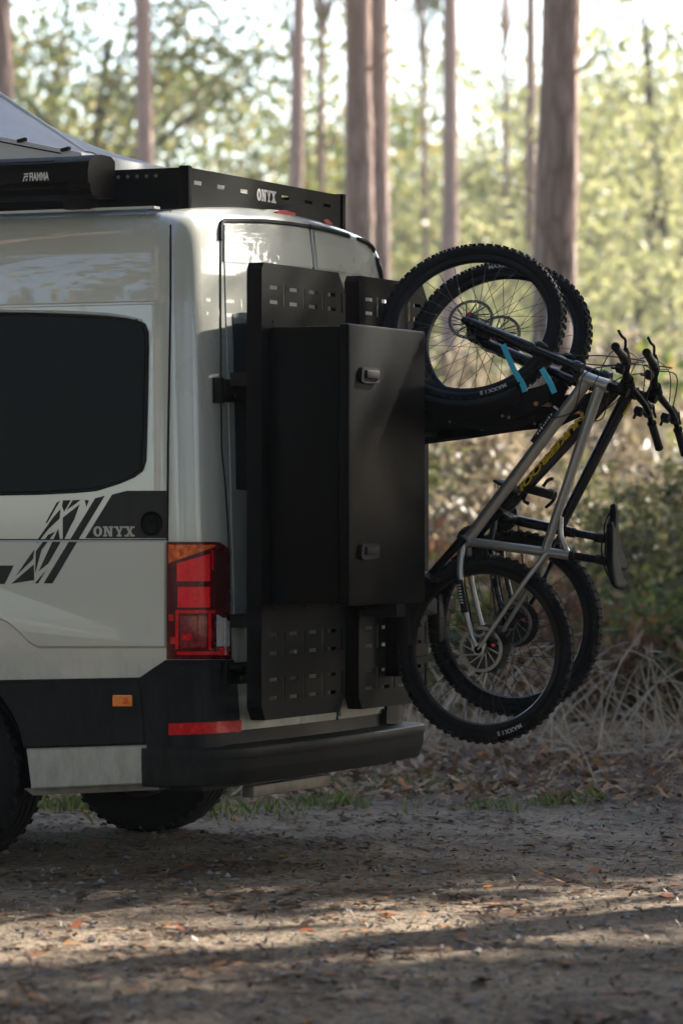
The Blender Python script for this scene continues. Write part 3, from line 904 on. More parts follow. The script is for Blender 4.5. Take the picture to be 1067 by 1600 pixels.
# ------------------------------------------------------------------ hazy air of the autumn wood
hz = MB()
hz.box((CAM.x, CAM.y, 11.0), (680, 680, 24.6))
m, n, l = new_mat('hazy_air')
pv = n.new('ShaderNodeVolumePrincipled')
pv.inputs['Color'].default_value = (0.96, 0.97, 1.0, 1)
pv.inputs['Density'].default_value = 0.0006
pv.inputs['Anisotropy'].default_value = 0.45
o = n.new('ShaderNodeOutputMaterial')
l.new(pv.outputs[0], o.inputs['Volume'])
haze = hz.build('haze', m)
tag(haze, 'thin sunlit haze hanging among the far trees', 'haze', kind='stuff')

# ------------------------------------------------------------------ the van
VAN_LOC = (1.02, 2.6, 0.0)
van = thing('camper_van', 'grey-beige camper van with black graphics, seen from its rear left corner', 'van', VAN_LOC)
def lerp_tab(tab, z):
    if z <= tab[0][0]: return tab[0][1]
    for (a, va), (b_, vb) in zip(tab, tab[1:]):
        if z <= b_: return va + (vb - va) * (z - a) / (b_ - a)
    return tab[-1][1]
SIDE_T = [(0.3, 0.03), (0.74, 0.012), (0.9, 0.0), (1.40, 0.0), (2.15, 0.032), (2.28, 0.045), (2.36, 0.056), (2.42, 0.072), (2.46, 0.092), (2.488, 0.125), (2.505, 0.18), (2.52, 0.32)]
REAR_T = [(0.3, 0.0), (1.26, 0.0), (2.0, 0.03), (2.3, 0.05), (2.40, 0.061), (2.45, 0.075), (2.485, 0.102), (2.505, 0.15), (2.52, 0.27)]
FRONT_T = [(0.3, 5.35), (1.0, 5.35), (1.15, 5.2), (1.25, 4.9), (2.2, 4.1), (2.45, 3.85), (2.52, 3.5)]
RC = 0.115
def side_x(z): return lerp_tab(SIDE_T, z)
def rear_y(z): return lerp_tab(REAR_T, z)
def bow(x, x0): 
    t = min(1, max(0, (x - x0) / (2.04 - 2 * x0)))
    return 0.055 * 4 * t * (1 - t)
def roof_arch(x, x0, z):
    t = min(1, max(0, (x - x0) / (2.04 - 2 * x0)))
    w = min(1, max(0, (z - 2.0) / 0.42))
    return 0.046 * 4 * t * (1 - t) * w * w * (3 - 2 * w)
LA = RC * PI / 2
def s_total(z): return 2 * LA + 2.04 - 2 * side_x(z) - 2 * RC
def surf(s, z, off=0.0):
    x0, y0 = side_x(z), rear_y(z)
    tot = s_total(z)
    if s > tot / 2:
        p = surf(tot - s, z, off)
        return V((2.04 - p.x, p.y, p.z))
    if s < 0: p, n_ = V((x0, y0 + RC - s, z)), V((-1, 0, 0))
    elif s < LA:
        a = s / RC
        p, n_ = V((x0 + RC - RC * math.cos(a), y0 + RC - RC * math.sin(a), z)), V((-math.cos(a), -math.sin(a), 0))
    else: p, n_ = V((x0 + RC + s - LA, y0, z)), V((0, -1, 0))
    p.y -= bow(p.x, x0)
    p.z += roof_arch(p.x, x0, z)
    return p + n_ * off
def surf_n(s, z):
    return (surf(s, z, 1.0) - surf(s, z, 0.0)).normalized()
def inv(px, py, off=0.0):
    """sight line -> (s, z) on the rear/side skin"""
    lo, hi = -2.5, s_total(1.4) - LA * 0.5
    z = 1.4
    for _ in range(40):
        s = (lo + hi) / 2
        for _k in range(3):
            q = surf(s, z, off)
            t = (q - CAM).dot(DN)
            z = max(0.3, min(2.515, z + EYE + (800 - py) * t / F - q.z))
        x = proj(surf(s, z, off))[0]
        if x < px: lo = s
        else: hi = s
    return s, z
def skin(px, py, off=0.0):
    s, z = inv(px, py, off); return surf(s, z, off)
def side_pt(px, py, off=0.0):
    x = 0.0
    for _ in range(6):
        p = on_x(px, py, x - off); x = side_x(p.z)
    return on_x(px, py, x - off)

# painted shell
zs = [0.70, 0.74, 0.80, 0.9, 1.05, 1.2, 1.26, 1.32, 1.45, 1.6, 1.8, 2.0, 2.137, 2.142, 2.147, 2.152, 2.2, 2.26, 2.3, 2.33, 2.36, 2.39, 2.42, 2.44, 2.46, 2.475, 2.488, 2.497, 2.505, 2.513, 2.52]
fr = [1, .8, .6, .45, .3, .2, .14, .1, .06, .03, .008]
mb = MB()
rows = []
for z in zs:
    g = -0.005 if z in (2.142, 2.147) else 0.0
    L = lerp_tab(FRONT_T, z) - rear_y(z) - RC
    ss = [-t * L for t in fr] + [LA * k / 10 for k in range(11)]
    lr = s_total(z) - 2 * LA
    ss += [LA + lr * k / 28 for k in range(1, 15)]
    half = [surf(s, z, g if s <= 0 else 0.0) for s in ss]
    row = half + [V((2.04 - p.x, p.y, p.z)) for p in half[-2::-1]]
    rows.append(row)
nc = len(rows[0])
vs = [p for r in rows for p in r]
fs = []
for i in range(len(rows) - 1):
    for j in range(nc):
        j2 = (j + 1) % nc
        fs.append((i * nc + j, i * nc + j2, (i + 1) * nc + j2, (i + 1) * nc + j))
fs.append(tuple((len(rows) - 1) * nc + j for j in range(nc)))
mb.add(vs, fs)
body = mb.build('body', PAINT, van, 35)
# floor and wheel housings
mb = MB()
mb.box((1.02, 3.2, 0.50), (1.80, 3.6, 0.46))
mb.box((1.02, 1.0, 0.60), (1.40, 1.0, 0.25))
mb.box((1.02, 0.30, 0.46), (1.76, 0.55, 0.30))
mb.build('underbody', UNDER, van)

# raised skin between the waist crease and the wheel-arch flare
pts = [(-200, 844), (262, 844), (262, 1013), (62, 1013), (48, 1006), (30, 988), (12, 973), (-12, 962), (-60, 952), (-200, 950)]
lower = plate('lower_side_panel', [side_pt(*p) for p in pts], (-1, 0, 0), 0.012, 0.009, PAINT, body, -0.004)
LOWOFF = 0.0125
# side window
wpts = [(-420, 489), (-100, 491), (60, 493), (140, 496), (190, 500), (214, 503), (224, 509), (228, 520), (228.5, 545), (227, 620), (225, 700), (224, 720), (220, 733), (208, 742), (185, 752), (150, 763), (120, 766), (60, 769), (-60, 771), (-420, 773)]
win = plate('side_window', [side_pt(*p) for p in wpts], (-1, 0, 0), 0.006, 0.003, GLASS, van, -0.02)
def offset_px(pts, d):
    n = len(pts); out = []
    for i in range(n):
        a = V((pts[i][0] - pts[i - 1][0], pts[i][1] - pts[i - 1][1])); b_ = V((pts[(i + 1) % n][0] - pts[i][0], pts[(i + 1) % n][1] - pts[i][1]))
        a.normalize(); b_.normalize()
        n1, n2 = V((a.y, -a.x)), V((b_.y, -b_.x))
        o_ = (n1 + n2) / max(0.5, 1 + n1.dot(n2)) * d
        out.append((pts[i][0] + o_.x, pts[i][1] + o_.y))
    return out
mb = MB()
mb.tube([side_pt(*p, 0.003) for p in offset_px(wpts, 2.2)] + [side_pt(*offset_px(wpts, 2.2)[0], 0.003)], 0.006, 6, cap=False)
mb.build('window_seal', GAP, win, 60)
mb = MB()
mb.tube([side_pt(px, py, 0.0) for px, py in [(-420, 483), (0, 486), (100, 488), (165, 491), (200, 496), (222, 502)]], 0.0075, 6)
mb.build('rain_gutter', PAINT, win, 60)

def seam(name, pxs, r, parent, m=GAP, off=0.0):
    pts = []
    for (a, b_) in zip(pxs, pxs[1:]):
        for k in range(6):
            t = k / 6
            pts.append(skin(a[0] + (b_[0] - a[0]) * t, a[1] + (b_[1] - a[1]) * t, off))
    pts.append(skin(*pxs[-1], off))
    return MB().tube(pts, r, 5).build(name, m, parent, 60)
seam('panel_joint', [(267, 330), (267, 470), (263, 700), (262, 846)], 0.0045, body)
seam('waist_crease_shade', [(-60, 843.2), (100, 843.2), (200, 843.2), (261, 843.2)], 0.0025, body)  # dark line painting the shade along the waist crease
# rear doors
def skin_patch(name, pxs_top, pxs_bot, thick, m, parent, nv=6, base=-0.004, smooth=40):
    """quad patch between two matching pixel polylines, standing proud of the skin"""
    n = len(pxs_top)
    mb = MB()
    grid = []
    for i in range(n):
        col = []
        for k in range(nv + 1):
            t = k / nv
            s, z = inv(pxs_top[i][0] * (1 - t) + pxs_bot[i][0] * t, pxs_top[i][1] * (1 - t) + pxs_bot[i][1] * t)
            col.append((s, z))
        grid.append(col)
    vs = [surf(s, z, thick) for c in grid for s, z in c] + [surf(s, z, base) for c in grid for s, z in c]
    N = n * (nv + 1)
    fs = []
    w = nv + 1
    for i in range(n - 1):
        for k in range(nv):
            a = i * w + k
            fs.append((a, a + 1, a + w + 1, a + w))
            fs.append((N + a, N + a + w, N + a + w + 1, N + a + 1))
    for i in range(n - 1):
        for k in (0, nv):
            a, b_ = i * w + k, (i + 1) * w + k
            fs.append((a, b_, N + b_, N + a))
    for k in range(nv):
        for i in (0, n - 1):
            a, b_ = i * w + k, i * w + k + 1
            fs.append((a, b_, N + b_, N + a))
    mb.add(vs, fs)
    return mb.build(name, m, parent, smooth)
def polyl(pts, n):
    """resample a pixel polyline to n points by x order"""
    L = [0]
    for a, b_ in zip(pts, pts[1:]): L.append(L[-1] + math.hypot(b_[0] - a[0], b_[1] - a[1]))
    out = []
    for k in range(n):
        t = L[-1] * k / (n - 1)
        j = max(i for i in range(len(L)) if L[i] <= t + 1e-9); j = min(j, len(pts) - 2)
        u = (t - L[j]) / (L[j + 1] - L[j])
        out.append((pts[j][0] + (pts[j + 1][0] - pts[j][0]) * u, pts[j][1] + (pts[j + 1][1] - pts[j][1]) * u))
    return out
door_l = skin_patch('rear_door', polyl([(349, 349.5), (380, 349.5), (420, 350.5), (452, 354), (481, 358.5)], 14), polyl([(370, 1128), (440, 1121), (523, 1112)], 14), 0.003, PAINT, van, 26)
door_r = skin_patch('rear_door', polyl([(488, 359.5), (510, 364), (533, 370.5), (558, 379)], 14), polyl([(530, 1111), (580, 1104), (632, 1096)], 14), 0.003, PAINT, van, 26)
tag(door_l, 'left rear door mostly hidden by the black plate and box'); tag(door_r, 'right rear door mostly hidden behind the bicycles')
seam('door_joint', [(346, 700), (345, 590), (344.5, 420), (344.5, 360)], 0.0045, door_l)
seam('door_seal', [(344.5, 375), (344.5, 355), (346, 347.5), (351, 344.5), (380, 344.5), (417, 345.5), (452, 349), (482, 353.5)], 0.009, door_l, off=0.003)
seam('door_seal', [(483, 353.8), (508, 358.5), (533, 365), (558, 373), (573, 378.5), (582, 387), (588, 401), (594, 425), (598, 450)], 0.010, door_r, off=0.006)
seam('door_joint', [(346, 700), (352, 760), (357, 842), (360, 1000), (366, 1130)], 0.0045, door_l)
seam('door_joint', [(483, 354), (490, 430), (505, 700), (524, 1000), (527, 1125)], 0.0045, door_l)
skin_patch('blank_window_panel', polyl([(349, 351), (380, 351), (420, 352), (452, 355.5), (481, 360)], 12), polyl([(349, 409), (380, 411), (420, 413), (452, 415), (487, 418)], 12), 0.007, PAINT, door_l)
skin_patch('blank_window_panel', polyl([(489, 361.5), (510, 366), (533, 372.5), (556, 380.5)], 12), polyl([(494, 419), (525, 424), (555, 429), (580, 434)], 12), 0.007, PAINT, door_r)
# dark inset window behind the mounting plate
ww = skin_patch('door_window', polyl([(362, 491), (375, 488), (400, 489)], 8), polyl([(367, 765), (380, 766), (400, 767)], 8), 0.006, mat('smoked_door_glass', (0.03, 0.042, 0.05), 0.12, var=0.05, spec=0.3), door_l, 14)
# number plate recess strip at the door foot is body colour, left as skin
skin_patch('door_foot', polyl([(371, 1118), (440, 1110), (523, 1102)], 12), polyl([(371, 1141), (440, 1131), (523, 1120)], 12), 0.008, PAINT, door_l, 3)
skin_patch('door_foot', polyl([(529, 1101), (580, 1095), (634, 1085)], 12), polyl([(529, 1119), (580, 1111), (636, 1101)], 12), 0.008, PAINT, door_r, 3)
mb = MB()
lz = []
# door lower body strip (the skin goes on below the shell)
for z in (0.53, 0.72):
    for k in range(25):
        s = LA * 0.6 + (s_total(0.74) - 1.2 * LA) * k / 24
        p = surf(s, 0.74, -0.004); lz.append(V((p.x, p.y, z)))
mb.add(lz, [(k, k + 1, 25 + k + 1, 25 + k) for k in range(24)])
mb.build('door_lower_skin', PAINT, body, 40)

# hinges
def hinge(px0, px1, py0, py1):
    c = skin((px0 + px1) / 2, (py0 + py1) / 2)
    s0, z0 = inv(px0 + 8, (py0 + py1) / 2); s1, z1 = inv(px1, (py0 + py1) / 2)
    h = (py1 - py0) / 415
    mb = MB()
    zc = (z0 + z1) / 2
    a, b_ = surf(s0, zc, 0.012), surf(s1, zc, 0.03)
    d_ = (b_ - a)
    ang = math.atan2(d_.y, d_.x)
    R = Matrix.Rotation(ang, 3, 'Z')
    mb.box((a + b_) / 2, (d_.length, 0.03, h * 0.92), R, 0.006)
    o_ = mb.build('hinge', BLACKM, door_l, 40)
    mb = MB()
    p = surf(s0 - 0.005, zc, 0.018)
    mb.tube([p + V((0, 0, -h / 2)), p + V((0, 0, h / 2))], 0.022, 12)
    for k in (-1, 1):
        q = surf(s0 + 0.075, zc + k * h * 0.2, 0.042)
        MB().tube([q, q + V((0, -0.006, 0))], 0.008, 8).build('hinge_bolt', RACKM, o_, 40)
    mb.build('hinge_pin', RACKM, o_, 40)
hinge(328, 392, 592, 631)
hinge(336, 392, 1033, 1070)

# black vinyl graphics
def clip(poly, y, keep_above):
    out = []
    for i in range(len(poly)):
        a, b_ = poly[i - 1], poly[i]
        ia, ib = (a[1] <= y) == keep_above, (b_[1] <= y) == keep_above
        if ia != ib:
            t = (y - a[1]) / (b_[1] - a[1])
            out.append((a[0] + (b_[0] - a[0]) * t, y))
        if ib: out.append(b_)
    return out
Z6 = lambda p: (p[0] * 0.2531, 750 + p[1] * 0.2531)
GR = [[(785, 66), (1028, 66), (1028, 360), (528, 360), (694, 90)],
      [(590, 112), (648, 98), (325, 638), (272, 638)],
      [(392, 125), (438, 124), (398, 195), (385, 160)],
      [(452, 124), (500, 122), (415, 185)], [(525, 122), (550, 126), (535, 165)],
      [(390, 232), (492, 152), (462, 240), (436, 290), (390, 385)],
      [(375, 180), (370, 238), (300, 305), (232, 392), (240, 360), (330, 232)],
      [(362, 300), (375, 385), (300, 515), (242, 562), (322, 390)],
      [(345, 318), (258, 432), (220, 568), (224, 440), (300, 338)],
      [(72, 640), (210, 522), (212, 618)], [(218, 638), (278, 566), (236, 638)],
      [(372, 128), (292, 268), (284, 264), (352, 140)], [(214, 430), (206, 488), (104, 588), (150, 520)],
      [(-900, 528), (86, 528), (30, 642), (-900, 642)]]
dec = None
for g in GR:
    poly = [Z6(p) for p in g]
    for part, off in ((clip(poly, 842.6, True), 0.0), (clip(poly, 846.6, False), LOWOFF - 0.0002)):
        if len(part) < 3: continue
        o = plate('vinyl_graphic', [side_pt(*p, off) for p in part], (-1, 0, 0), 0.0012, 0.0002, DECAL, van, -0.003)
# slab-serif lettering
def ring(cx, cy, rx, ry, ix, iy, n=14):
    out = []
    for k in range(n):
        a, b_ = 2 * PI * k / n, 2 * PI * (k + 1) / n
        out.append([(cx + rx * math.cos(a), cy + ry * math.sin(a)), (cx + rx * math.cos(b_), cy + ry * math.sin(b_)), (cx + ix * math.cos(b_), cy + iy * math.sin(b_)), (cx + ix * math.cos(a), cy + iy * math.sin(a))])
    return out
SLAB = {'O': (1.02, ring(0.5, 0.5, 0.5, 0.52, 0.19, 0.33)),
        'N': (1.16, [[(.12, 0), (.34, 0), (.34, 1), (.12, 1)], [(0, 0), (.46, 0), (.46, .17), (0, .17)], [(0, .83), (.4, .83), (.4, 1), (0, 1)], [(.14, 1), (.44, 1), (1.0, 0), (.70, 0)], [(.78, 0), (1.0, 0), (1.0, 1), (.78, 1)], [(.66, .83), (1.12, .83), (1.12, 1), (.66, 1)]]),
        'Y': (1.08, [[(.42, 0), (.68, 0), (.68, .48), (.42, .48)], [(.28, 0), (.82, 0), (.82, .17), (.28, .17)], [(.06, 1), (.38, 1), (.66, .42), (.44, .40)], [(.78, 1), (1.0, 1), (.68, .40), (.52, .48)], [(0, .84), (.46, .84), (.46, 1), (0, 1)], [(.64, .84), (1.1, .84), (1.1, 1), (.64, 1)]]),
        'X': (1.1, [[(.08, 1), (.40, 1), (1.02, 0), (.70, 0)], [(.78, 1), (1.0, 1), (.34, 0), (.12, 0)], [(0, 0), (.46, 0), (.46, .17), (0, .17)], [(.6, 0), (1.1, 0), (1.1, .17), (.6, .17)], [(0, .84), (.48, .84), (.48, 1), (0, 1)], [(.62, .84), (1.1, .84), (1.1, 1), (.62, 1)]])}
def slab_text(name, word, fn, nrm, m, parent, step=0.0001, base=0.0008):
    mb = MB()
    x = 0.0
    for ch in word:
        w, polys = SLAB[ch]
        for i, pl in enumerate(polys):
            plate_geo(mb, [fn(x + a, b_) for a, b_ in pl], nrm, base + 0.0006 + (i % 6) * step, 0.0001, base * 0.5)
        x += w + 0.08
    return mb.build(name, m, parent)
WORD_W = sum(SLAB[c][0] for c in 'ONYX') + 0.24
slab_text('lettering', 'ONYX', lambda a, b_: side_pt(146.5 + 64.5 * a / WORD_W, 838.3 - 16 * b_, 0.0), (-1, 0, 0), LETTER, van, 0.0002, 0.0014)
# lock / filler button on the black band
mb = MB()
c = side_pt(237, 818)
mb.lathe([(0.0, 0.046), (-0.006, 0.046), (-0.008, 0.040), (-0.003, 0.036), (-0.003, 0.0)], 24, Matrix.Translation(c))
lk = mb.build('filler_cap', BLACK, van, 40)
mb = MB(); mb.box(side_pt(237, 824, 0.006), (0.008, 0.05, 0.012), None, 0.003); mb.build('cap_grip', RACKM, lk, 40)

# cladding, sill, bumper
arch = [(-98 + 143 * 0.985 * math.cos(t), 1195 - 156 * math.sin(t)) for t in [math.radians(a) for a in (62, 52, 42, 32, 22, 12, 4, -6, -12)]]
cl_pts = [(-30, 1063), (223, 1058.5), (231, 1160.5), (232, 1163), (41, 1168.5)] + [p for p in arch[::-1] if p[1] < 1160]
clad = plate('side_cladding', [side_pt(*p) for p in cl_pts], (-1, 0, 0), 0.022, 0.008, CLAD, van, -0.05)
sill = plate('sill_panel', [side_pt(*p) for p in [(43, 1169.5), (231, 1163.5), (239, 1224), (51, 1233)]], (-1, 0, 0), 0.012, 0.006, PAINT, van, -0.06)
mb = MB(); mb.prism([side_pt(*p, -0.02) for p in [(38, 1232), (246, 1223), (250, 1234), (52, 1243)]], (0.10, 0, 0)); mb.build('sill_trim', GALV, sill)
# front cladding (ahead of the rear wheel)
mb = MB(); mb.box((0.03, 3.2, 0.55), (0.06, 3.0, 0.36), None, 0.01); mb.box((2.01, 2.6, 0.55), (0.06, 4.2, 0.36), None, 0.01)
mb.build('side_cladding', CLAD, van, 40)
marker = plate('side_marker_light', [side_pt(*p) for p in rounded([(181, 1085.5), (211.5, 1085.5), (211.5, 1103.5), (181, 1103.5)], 2)], (-1, 0, 0), 0.028, 0.003, ORANGE, van, 0.0)
plate('marker_bulb', [side_pt(*p, 0.028) for p in [(192, 1090), (200, 1090), (200, 1100), (192, 1100)]], (-1, 0, 0), 0.001, 0.0003, AMBER, marker)

# bumper: upper corner wraps and a stepped lower beam swept round the back
prof_lo = [(0.0, 0.560), (0.012, 0.556), (0.02, 0.548), (0.022, 0.488), (0.030, 0.4795), (0.95, 0.4745), (0.99, 0.471), (1.0, 0.463), (1.0, 0.440), (0.985, 0.436), (0.965, 0.430), (0.97, 0.395), (0.93, 0.385), (0.80, 0.345), (0.74, 0.338), (0.0, 0.330)]
def sweep_bumper():
    mb = MB()
    tot = s_total(0.74)
    s0 = inv(224, 1100)[0]
    ss = [s0, s0 * 0.6, s0 * 0.25, 0] + [LA * k / 10 for k in range(1, 11)] + [LA + (tot - 2 * LA) * k / 30 for k in range(1, 30)]
    ss += [tot - s for s in ss[:14][::-1]]
    vs = []
    for s in ss:
        q = min(s, tot - s)
        t = max(0.0, min(1.0, (q - LA * 0.35) / (LA * 1.3))) if s < tot / 2 else max(0.0, min(1.0, (q + LA * 0.5) / LA))
        t = t * t * (3 - 2 * t)
        wd = 0.022 + 0.098 * t
        for a, z in prof_lo:
            zz = z + (0.0 if z > 0.5 else 0.0)
            vs.append(surf(s, 0.75, -0.012 + a * wd + 0.0).xy.to_3d() + V((0, 0, zz)))
    m_ = len(prof_lo)
    fs = [(i * m_ + j, i * m_ + j + 1, (i + 1) * m_ + j + 1, (i + 1) * m_ + j) for i in range(len(ss) - 1) for j in range(m_ - 1)]
    mb.add(vs, fs)
    return mb.build('bumper', CLAD, van, 30)
bumper = sweep_bumper()
def corner_wrap(mirror=False):
    tops = [(223, 1058), (240, 1046), (262, 1031), (280, 1031), (300, 1031), (320, 1031), (340, 1031), (358, 1031), (362, 1040)]
    bots = [(234, 1172), (246, 1172), (262, 1172), (280, 1172), (300, 1172), (320, 1170), (340, 1166), (366, 1160), (370, 1157)]
    g = []
    for a, b_ in zip(tops, bots):
        g.append([inv(a[0] + (b_[0] - a[0]) * k / 8, a[1] + (b_[1] - a[1]) * k / 8) for k in range(9)])
    mb = MB()
    vs = [surf(s, z, 0.020 if z > 0.72 or True else 0.02) for c in g for s, z in c] + [surf(s, z, -0.02) for c in g for s, z in c]
    if mirror: vs = [V((2.04 - p.x, p.y, p.z)) for p in vs]
    N, w = len(g) * 9, 9
    fs = []
    for i in range(len(g) - 1):
        for k in range(8):
            a = i * w + k
            fs.append((a, a + 1, a + w + 1, a + w))
        for k in (0, 8):
            a, b_ = i * w + k, (i + 1) * w + k
            fs.append((a, b_, N + b_, N + a))
    for k in range(8):
        for i in (0, len(g) - 1):
            a, b_ = i * w + k, i * w + k + 1
            fs.append((a, b_, N + b_, N + a))
    mb.add(vs, fs)
    return mb.build('bumper_corner', CLAD, bumper, 35)
corner_wrap(); corner_wrap(True)
skin_patch('reflector', polyl([(267, 1130), (320, 1128), (368, 1125)], 10), polyl([(267, 1148), (320, 1146), (368, 1143)], 10), 0.026, RED, bumper, 3)
# tow beam below the bumper
mb = MB()
mb.box((0.78, -0.03, 0.292), (0.72, 0.05, 0.045), None, 0.006)
mb.build('tow_beam', GALV, van, 40)

# tail lamp wrapped round the corner
TL0, TL1 = 262.5, 355.0
def lamp_patch(name, px_l, px_r, ytop, ybot, thick, m, parent, nv=8, n=12, base=-0.01):
    tp = [(px_l + (px_r - px_l) * k / (n - 1), ytop(px_l + (px_r - px_l) * k / (n - 1))) for k in range(n)]
    bt = [(px_l + (px_r - px_l) * k / (n - 1), ybot(px_l + (px_r - px_l) * k / (n - 1))) for k in range(n)]
    return skin_patch(name, tp, bt, thick, m, parent, nv, base)
def tl_top(x): return 846.5 if x < 332 else 846.5 + (x - 332) ** 2 * 0.028
lamp = lamp_patch('tail_light', TL0, TL1, tl_top, lambda x: 1030, 0.014, REDDK, van, 14, 18)
tag(lamp, 'red tail light wrapped round the rear left corner')
lamp_patch('indicator_lens', 265.5, 330, lambda x: 851, lambda x: 880 - (x - 265) * 0.40, 0.018, AMBER, lamp, 3, 10, 0.013)
lamp_patch('brake_lens', 277, 322, lambda x: 880 - (x - 277) * 0.32, lambda x: 908, 0.0185, REDHI, lamp, 3, 10, 0.013)
lamp_patch('brake_lens', 278, 322, lambda x: 917, lambda x: 949, 0.0185, REDHI, lamp, 3, 10, 0.013)
for a, b_, c_, d_ in ((275, 330, 953, 958), (275, 279, 958, 1014), (320, 324, 958, 1014), (277, 336, 1018, 1023), (266, 272, 960, 970), (268, 276, 995, 1006), (283, 297, 990, 1000), (325.5, 327.5, 860, 890)):
    lamp_patch('lens_rib', a, b_, lambda x: c_, lambda x: d_, 0.0175, RED, lamp, 2, 6, 0.013)
lamp_patch('lower_lens', 281, 318, lambda x: 962, lambda x: 1012, 0.0155, mat('deep_red_lens', (0.20, 0.004, 0.008), 0.12, coat=1.0, var=0.5, vscale=70), lamp, 3, 8, 0.013)
lamp_patch('side_lens', 331, 350, lambda x: 862, lambda x: 950, 0.0165, mat('maroon_lens', (0.05, 0.003, 0.005), 0.1, coat=1.0, var=0.3, vscale=40), lamp, 6, 6, 0.013)
lamp_patch('reversing_lens', 333.5, 353, lambda x: 960 + (x - 333) * 0.55, lambda x: 1010, 0.0175, CLEARL, lamp, 4, 6, 0.013)
lamp_patch('lens_rib', 345, 347, lambda x: 965, lambda x: 1023, 0.0195, CLEARL, lamp, 3, 3, 0.013)
lamp_patch('lens_rib', 337, 352, lambda x: 1012, lambda x: 1024, 0.0175, RED, lamp, 2, 4, 0.013)

# wheels
def van_wheel(x, y, sgn):
    R0 = 0.365
    e = bpy.data.objects.new('wheel', None); link(e); e.parent = van
    loc = V((x, y, R0 - 0.008)); e.location = loc - V(VAN_LOC)
    ORG[e.name] = V((0, 0, 0))
    mb = MB()
    prof = [(-.10, .21), (-.118, .25), (-.122, .30), (-.112, .338), (-.098, .357), (-.08, .364), (-.05, .365), (-.048, .355), (-.038, .355), (-.036, .365), (-.006, .365), (-.004, .355), (.004, .355), (.006, .365), (.036, .365), (.038, .355), (.048, .355), (.05, .365), (.08, .364), (.098, .357), (.112, .338), (.122, .30), (.118, .25), (.10, .21)]
    mb.lathe(prof, 56)
    for k in range(44):
        a = 2 * PI * k / 44
        for sx in (-1, 1):
            M = Matrix.Rotation(a, 3, 'X')
            mb.box(M @ V((sx * 0.095, 0, 0.3545)), (0.036, 0.02, 0.014), M)
    mb.build('tyre', RUBBER, e, 40)
    mb = MB()
    q = -sgn
    mb.lathe([(q * -0.09, .212), (q * -.03, .205), (q * 0.04, .20), (q * 0.03, .12), (q * 0.05, .08), (q * .06, .05), (q * .06, 0)], 40)
    mb.build('rim', mat('dark_alloy', (0.03, 0.03, 0.032), 0.35, metal=0.6), e, 40)
for x, y, s in ((0.15, 1.12, 1), (1.88, 1.12, -1), (0.15, 4.4, 1), (1.88, 4.4, -1)):
    van_wheel(x, y, s)
mb = MB(); mb.tube([V((0.3, 1.12, 0.36)), V((1.75, 1.12, 0.36))], 0.06, 12); mb.box((1.02, 1.12, 0.36), (0.3, 0.28, 0.26), None, 0.05)
mb.build('rear_axle', UNDER, van, 40)
mb = MB(); mb.tube([V((0.55, 0.1, 0.40)), V((0.55, 0.9, 0.38))], 0.05, 12); mb.build('exhaust', STEEL, van, 40)

REDS = mat('red_strip_lens', (0.42, 0.02, 0.015), 0.4, var=0.2, spec=0.2)
# roof details: brake light and camera pod
def on_rear(px, py, y): return on_y(px, py, y)
mb = MB()
mb.prism([on_y(*p, 0.07) for p in [(432, 334), (446, 329), (478, 319.5), (486, 320), (494, 325), (508, 341), (522, 352), (470, 344)]], (0, 0.14, 0))
pod = mb.build('camera_pod', BLACK, van, 25)
mb = MB(); mb.prism([on_y(*p, 0.06) for p in [(432, 331), (444, 328), (462, 333), (462, 339), (436, 337)]], (0, 0.03, 0)); mb.build('brake_light', REDS, pod)
mb = MB(); mb.prism([on_y(*p, 0.06) for p in [(506, 345), (512, 342), (520, 349), (516, 353)]], (0, 0.03, 0)); mb.build('brake_light', REDS, pod)
mb = MB(); mb.prism([on_y(*p, 0.075) for p in [(404, 332), (420, 327), (436, 328), (436, 338), (410, 335)]], (0, 0.06, 0)); mb.build('pod_base', PAINT, pod)

# ------------------------------------------------------------------ roof rack, awning, pop-up roof
rack = thing('roof_rack', 'black sheet-metal roof rack tray with slotted rear panel on the van roof', 'roof rack', (1.0, 1.2, 2.5))
ZB, ZT = 2.512, 2.668
RX0, RX1, RY0 = 0.275, 1.715, 0.15
def slots_px(items, y):
    out = []
    for (px, py, w, h) in items:
        p = on_y(px, py, y)
        out.append([(p.x - w / 2, p.z - h / 2), (p.x + w / 2, p.z - h / 2), (p.x + w / 2, p.z + h / 2), (p.x - w / 2, p.z + h / 2)])
    return out
mb = MB()
cut_plate(mb, [(RX0 + 0.02, ZB), (RX1 - 0.02, ZB), (RX1 - 0.02, ZT), (RX0 + 0.02, ZT)], slots_px([(310, 286, .07, .016), (346, 292.5, .07, .016), (382, 299, .07, .016), (446, 309, .07, .016), (482, 316, .07, .014), (511, 321, .07, .014)], RY0), 0.003, lambda a, b_, t: V((a, RY0 + t, b_)))
mb.box(((RX0 + RX1) / 2, RY0 + 0.012, ZT + 0.0015), (RX1 - RX0 - 0.05, 0.024, 0.003))
rp = mb.build('rear_panel', RACKM, rack)
slab_text('lettering', 'ONYX', lambda a, b_: V((on_y(401.5, 300, RY0).x + 0.175 * a / WORD_W, RY0, on_y(402, 313, RY0).z + 0.047 * b_)), (0, -1, 0), WHITE, rp)  # pale letters paint the brightness showing through stencil cut-outs
for x in (RX0, RX1):
    mb = MB(); mb.box((x, RY0 + 0.012, (ZB + ZT) / 2 + 0.004), (0.036, 0.042, ZT - ZB + 0.012), None, 0.006)
    mb.build('corner_post', BLACK, rack, 40)
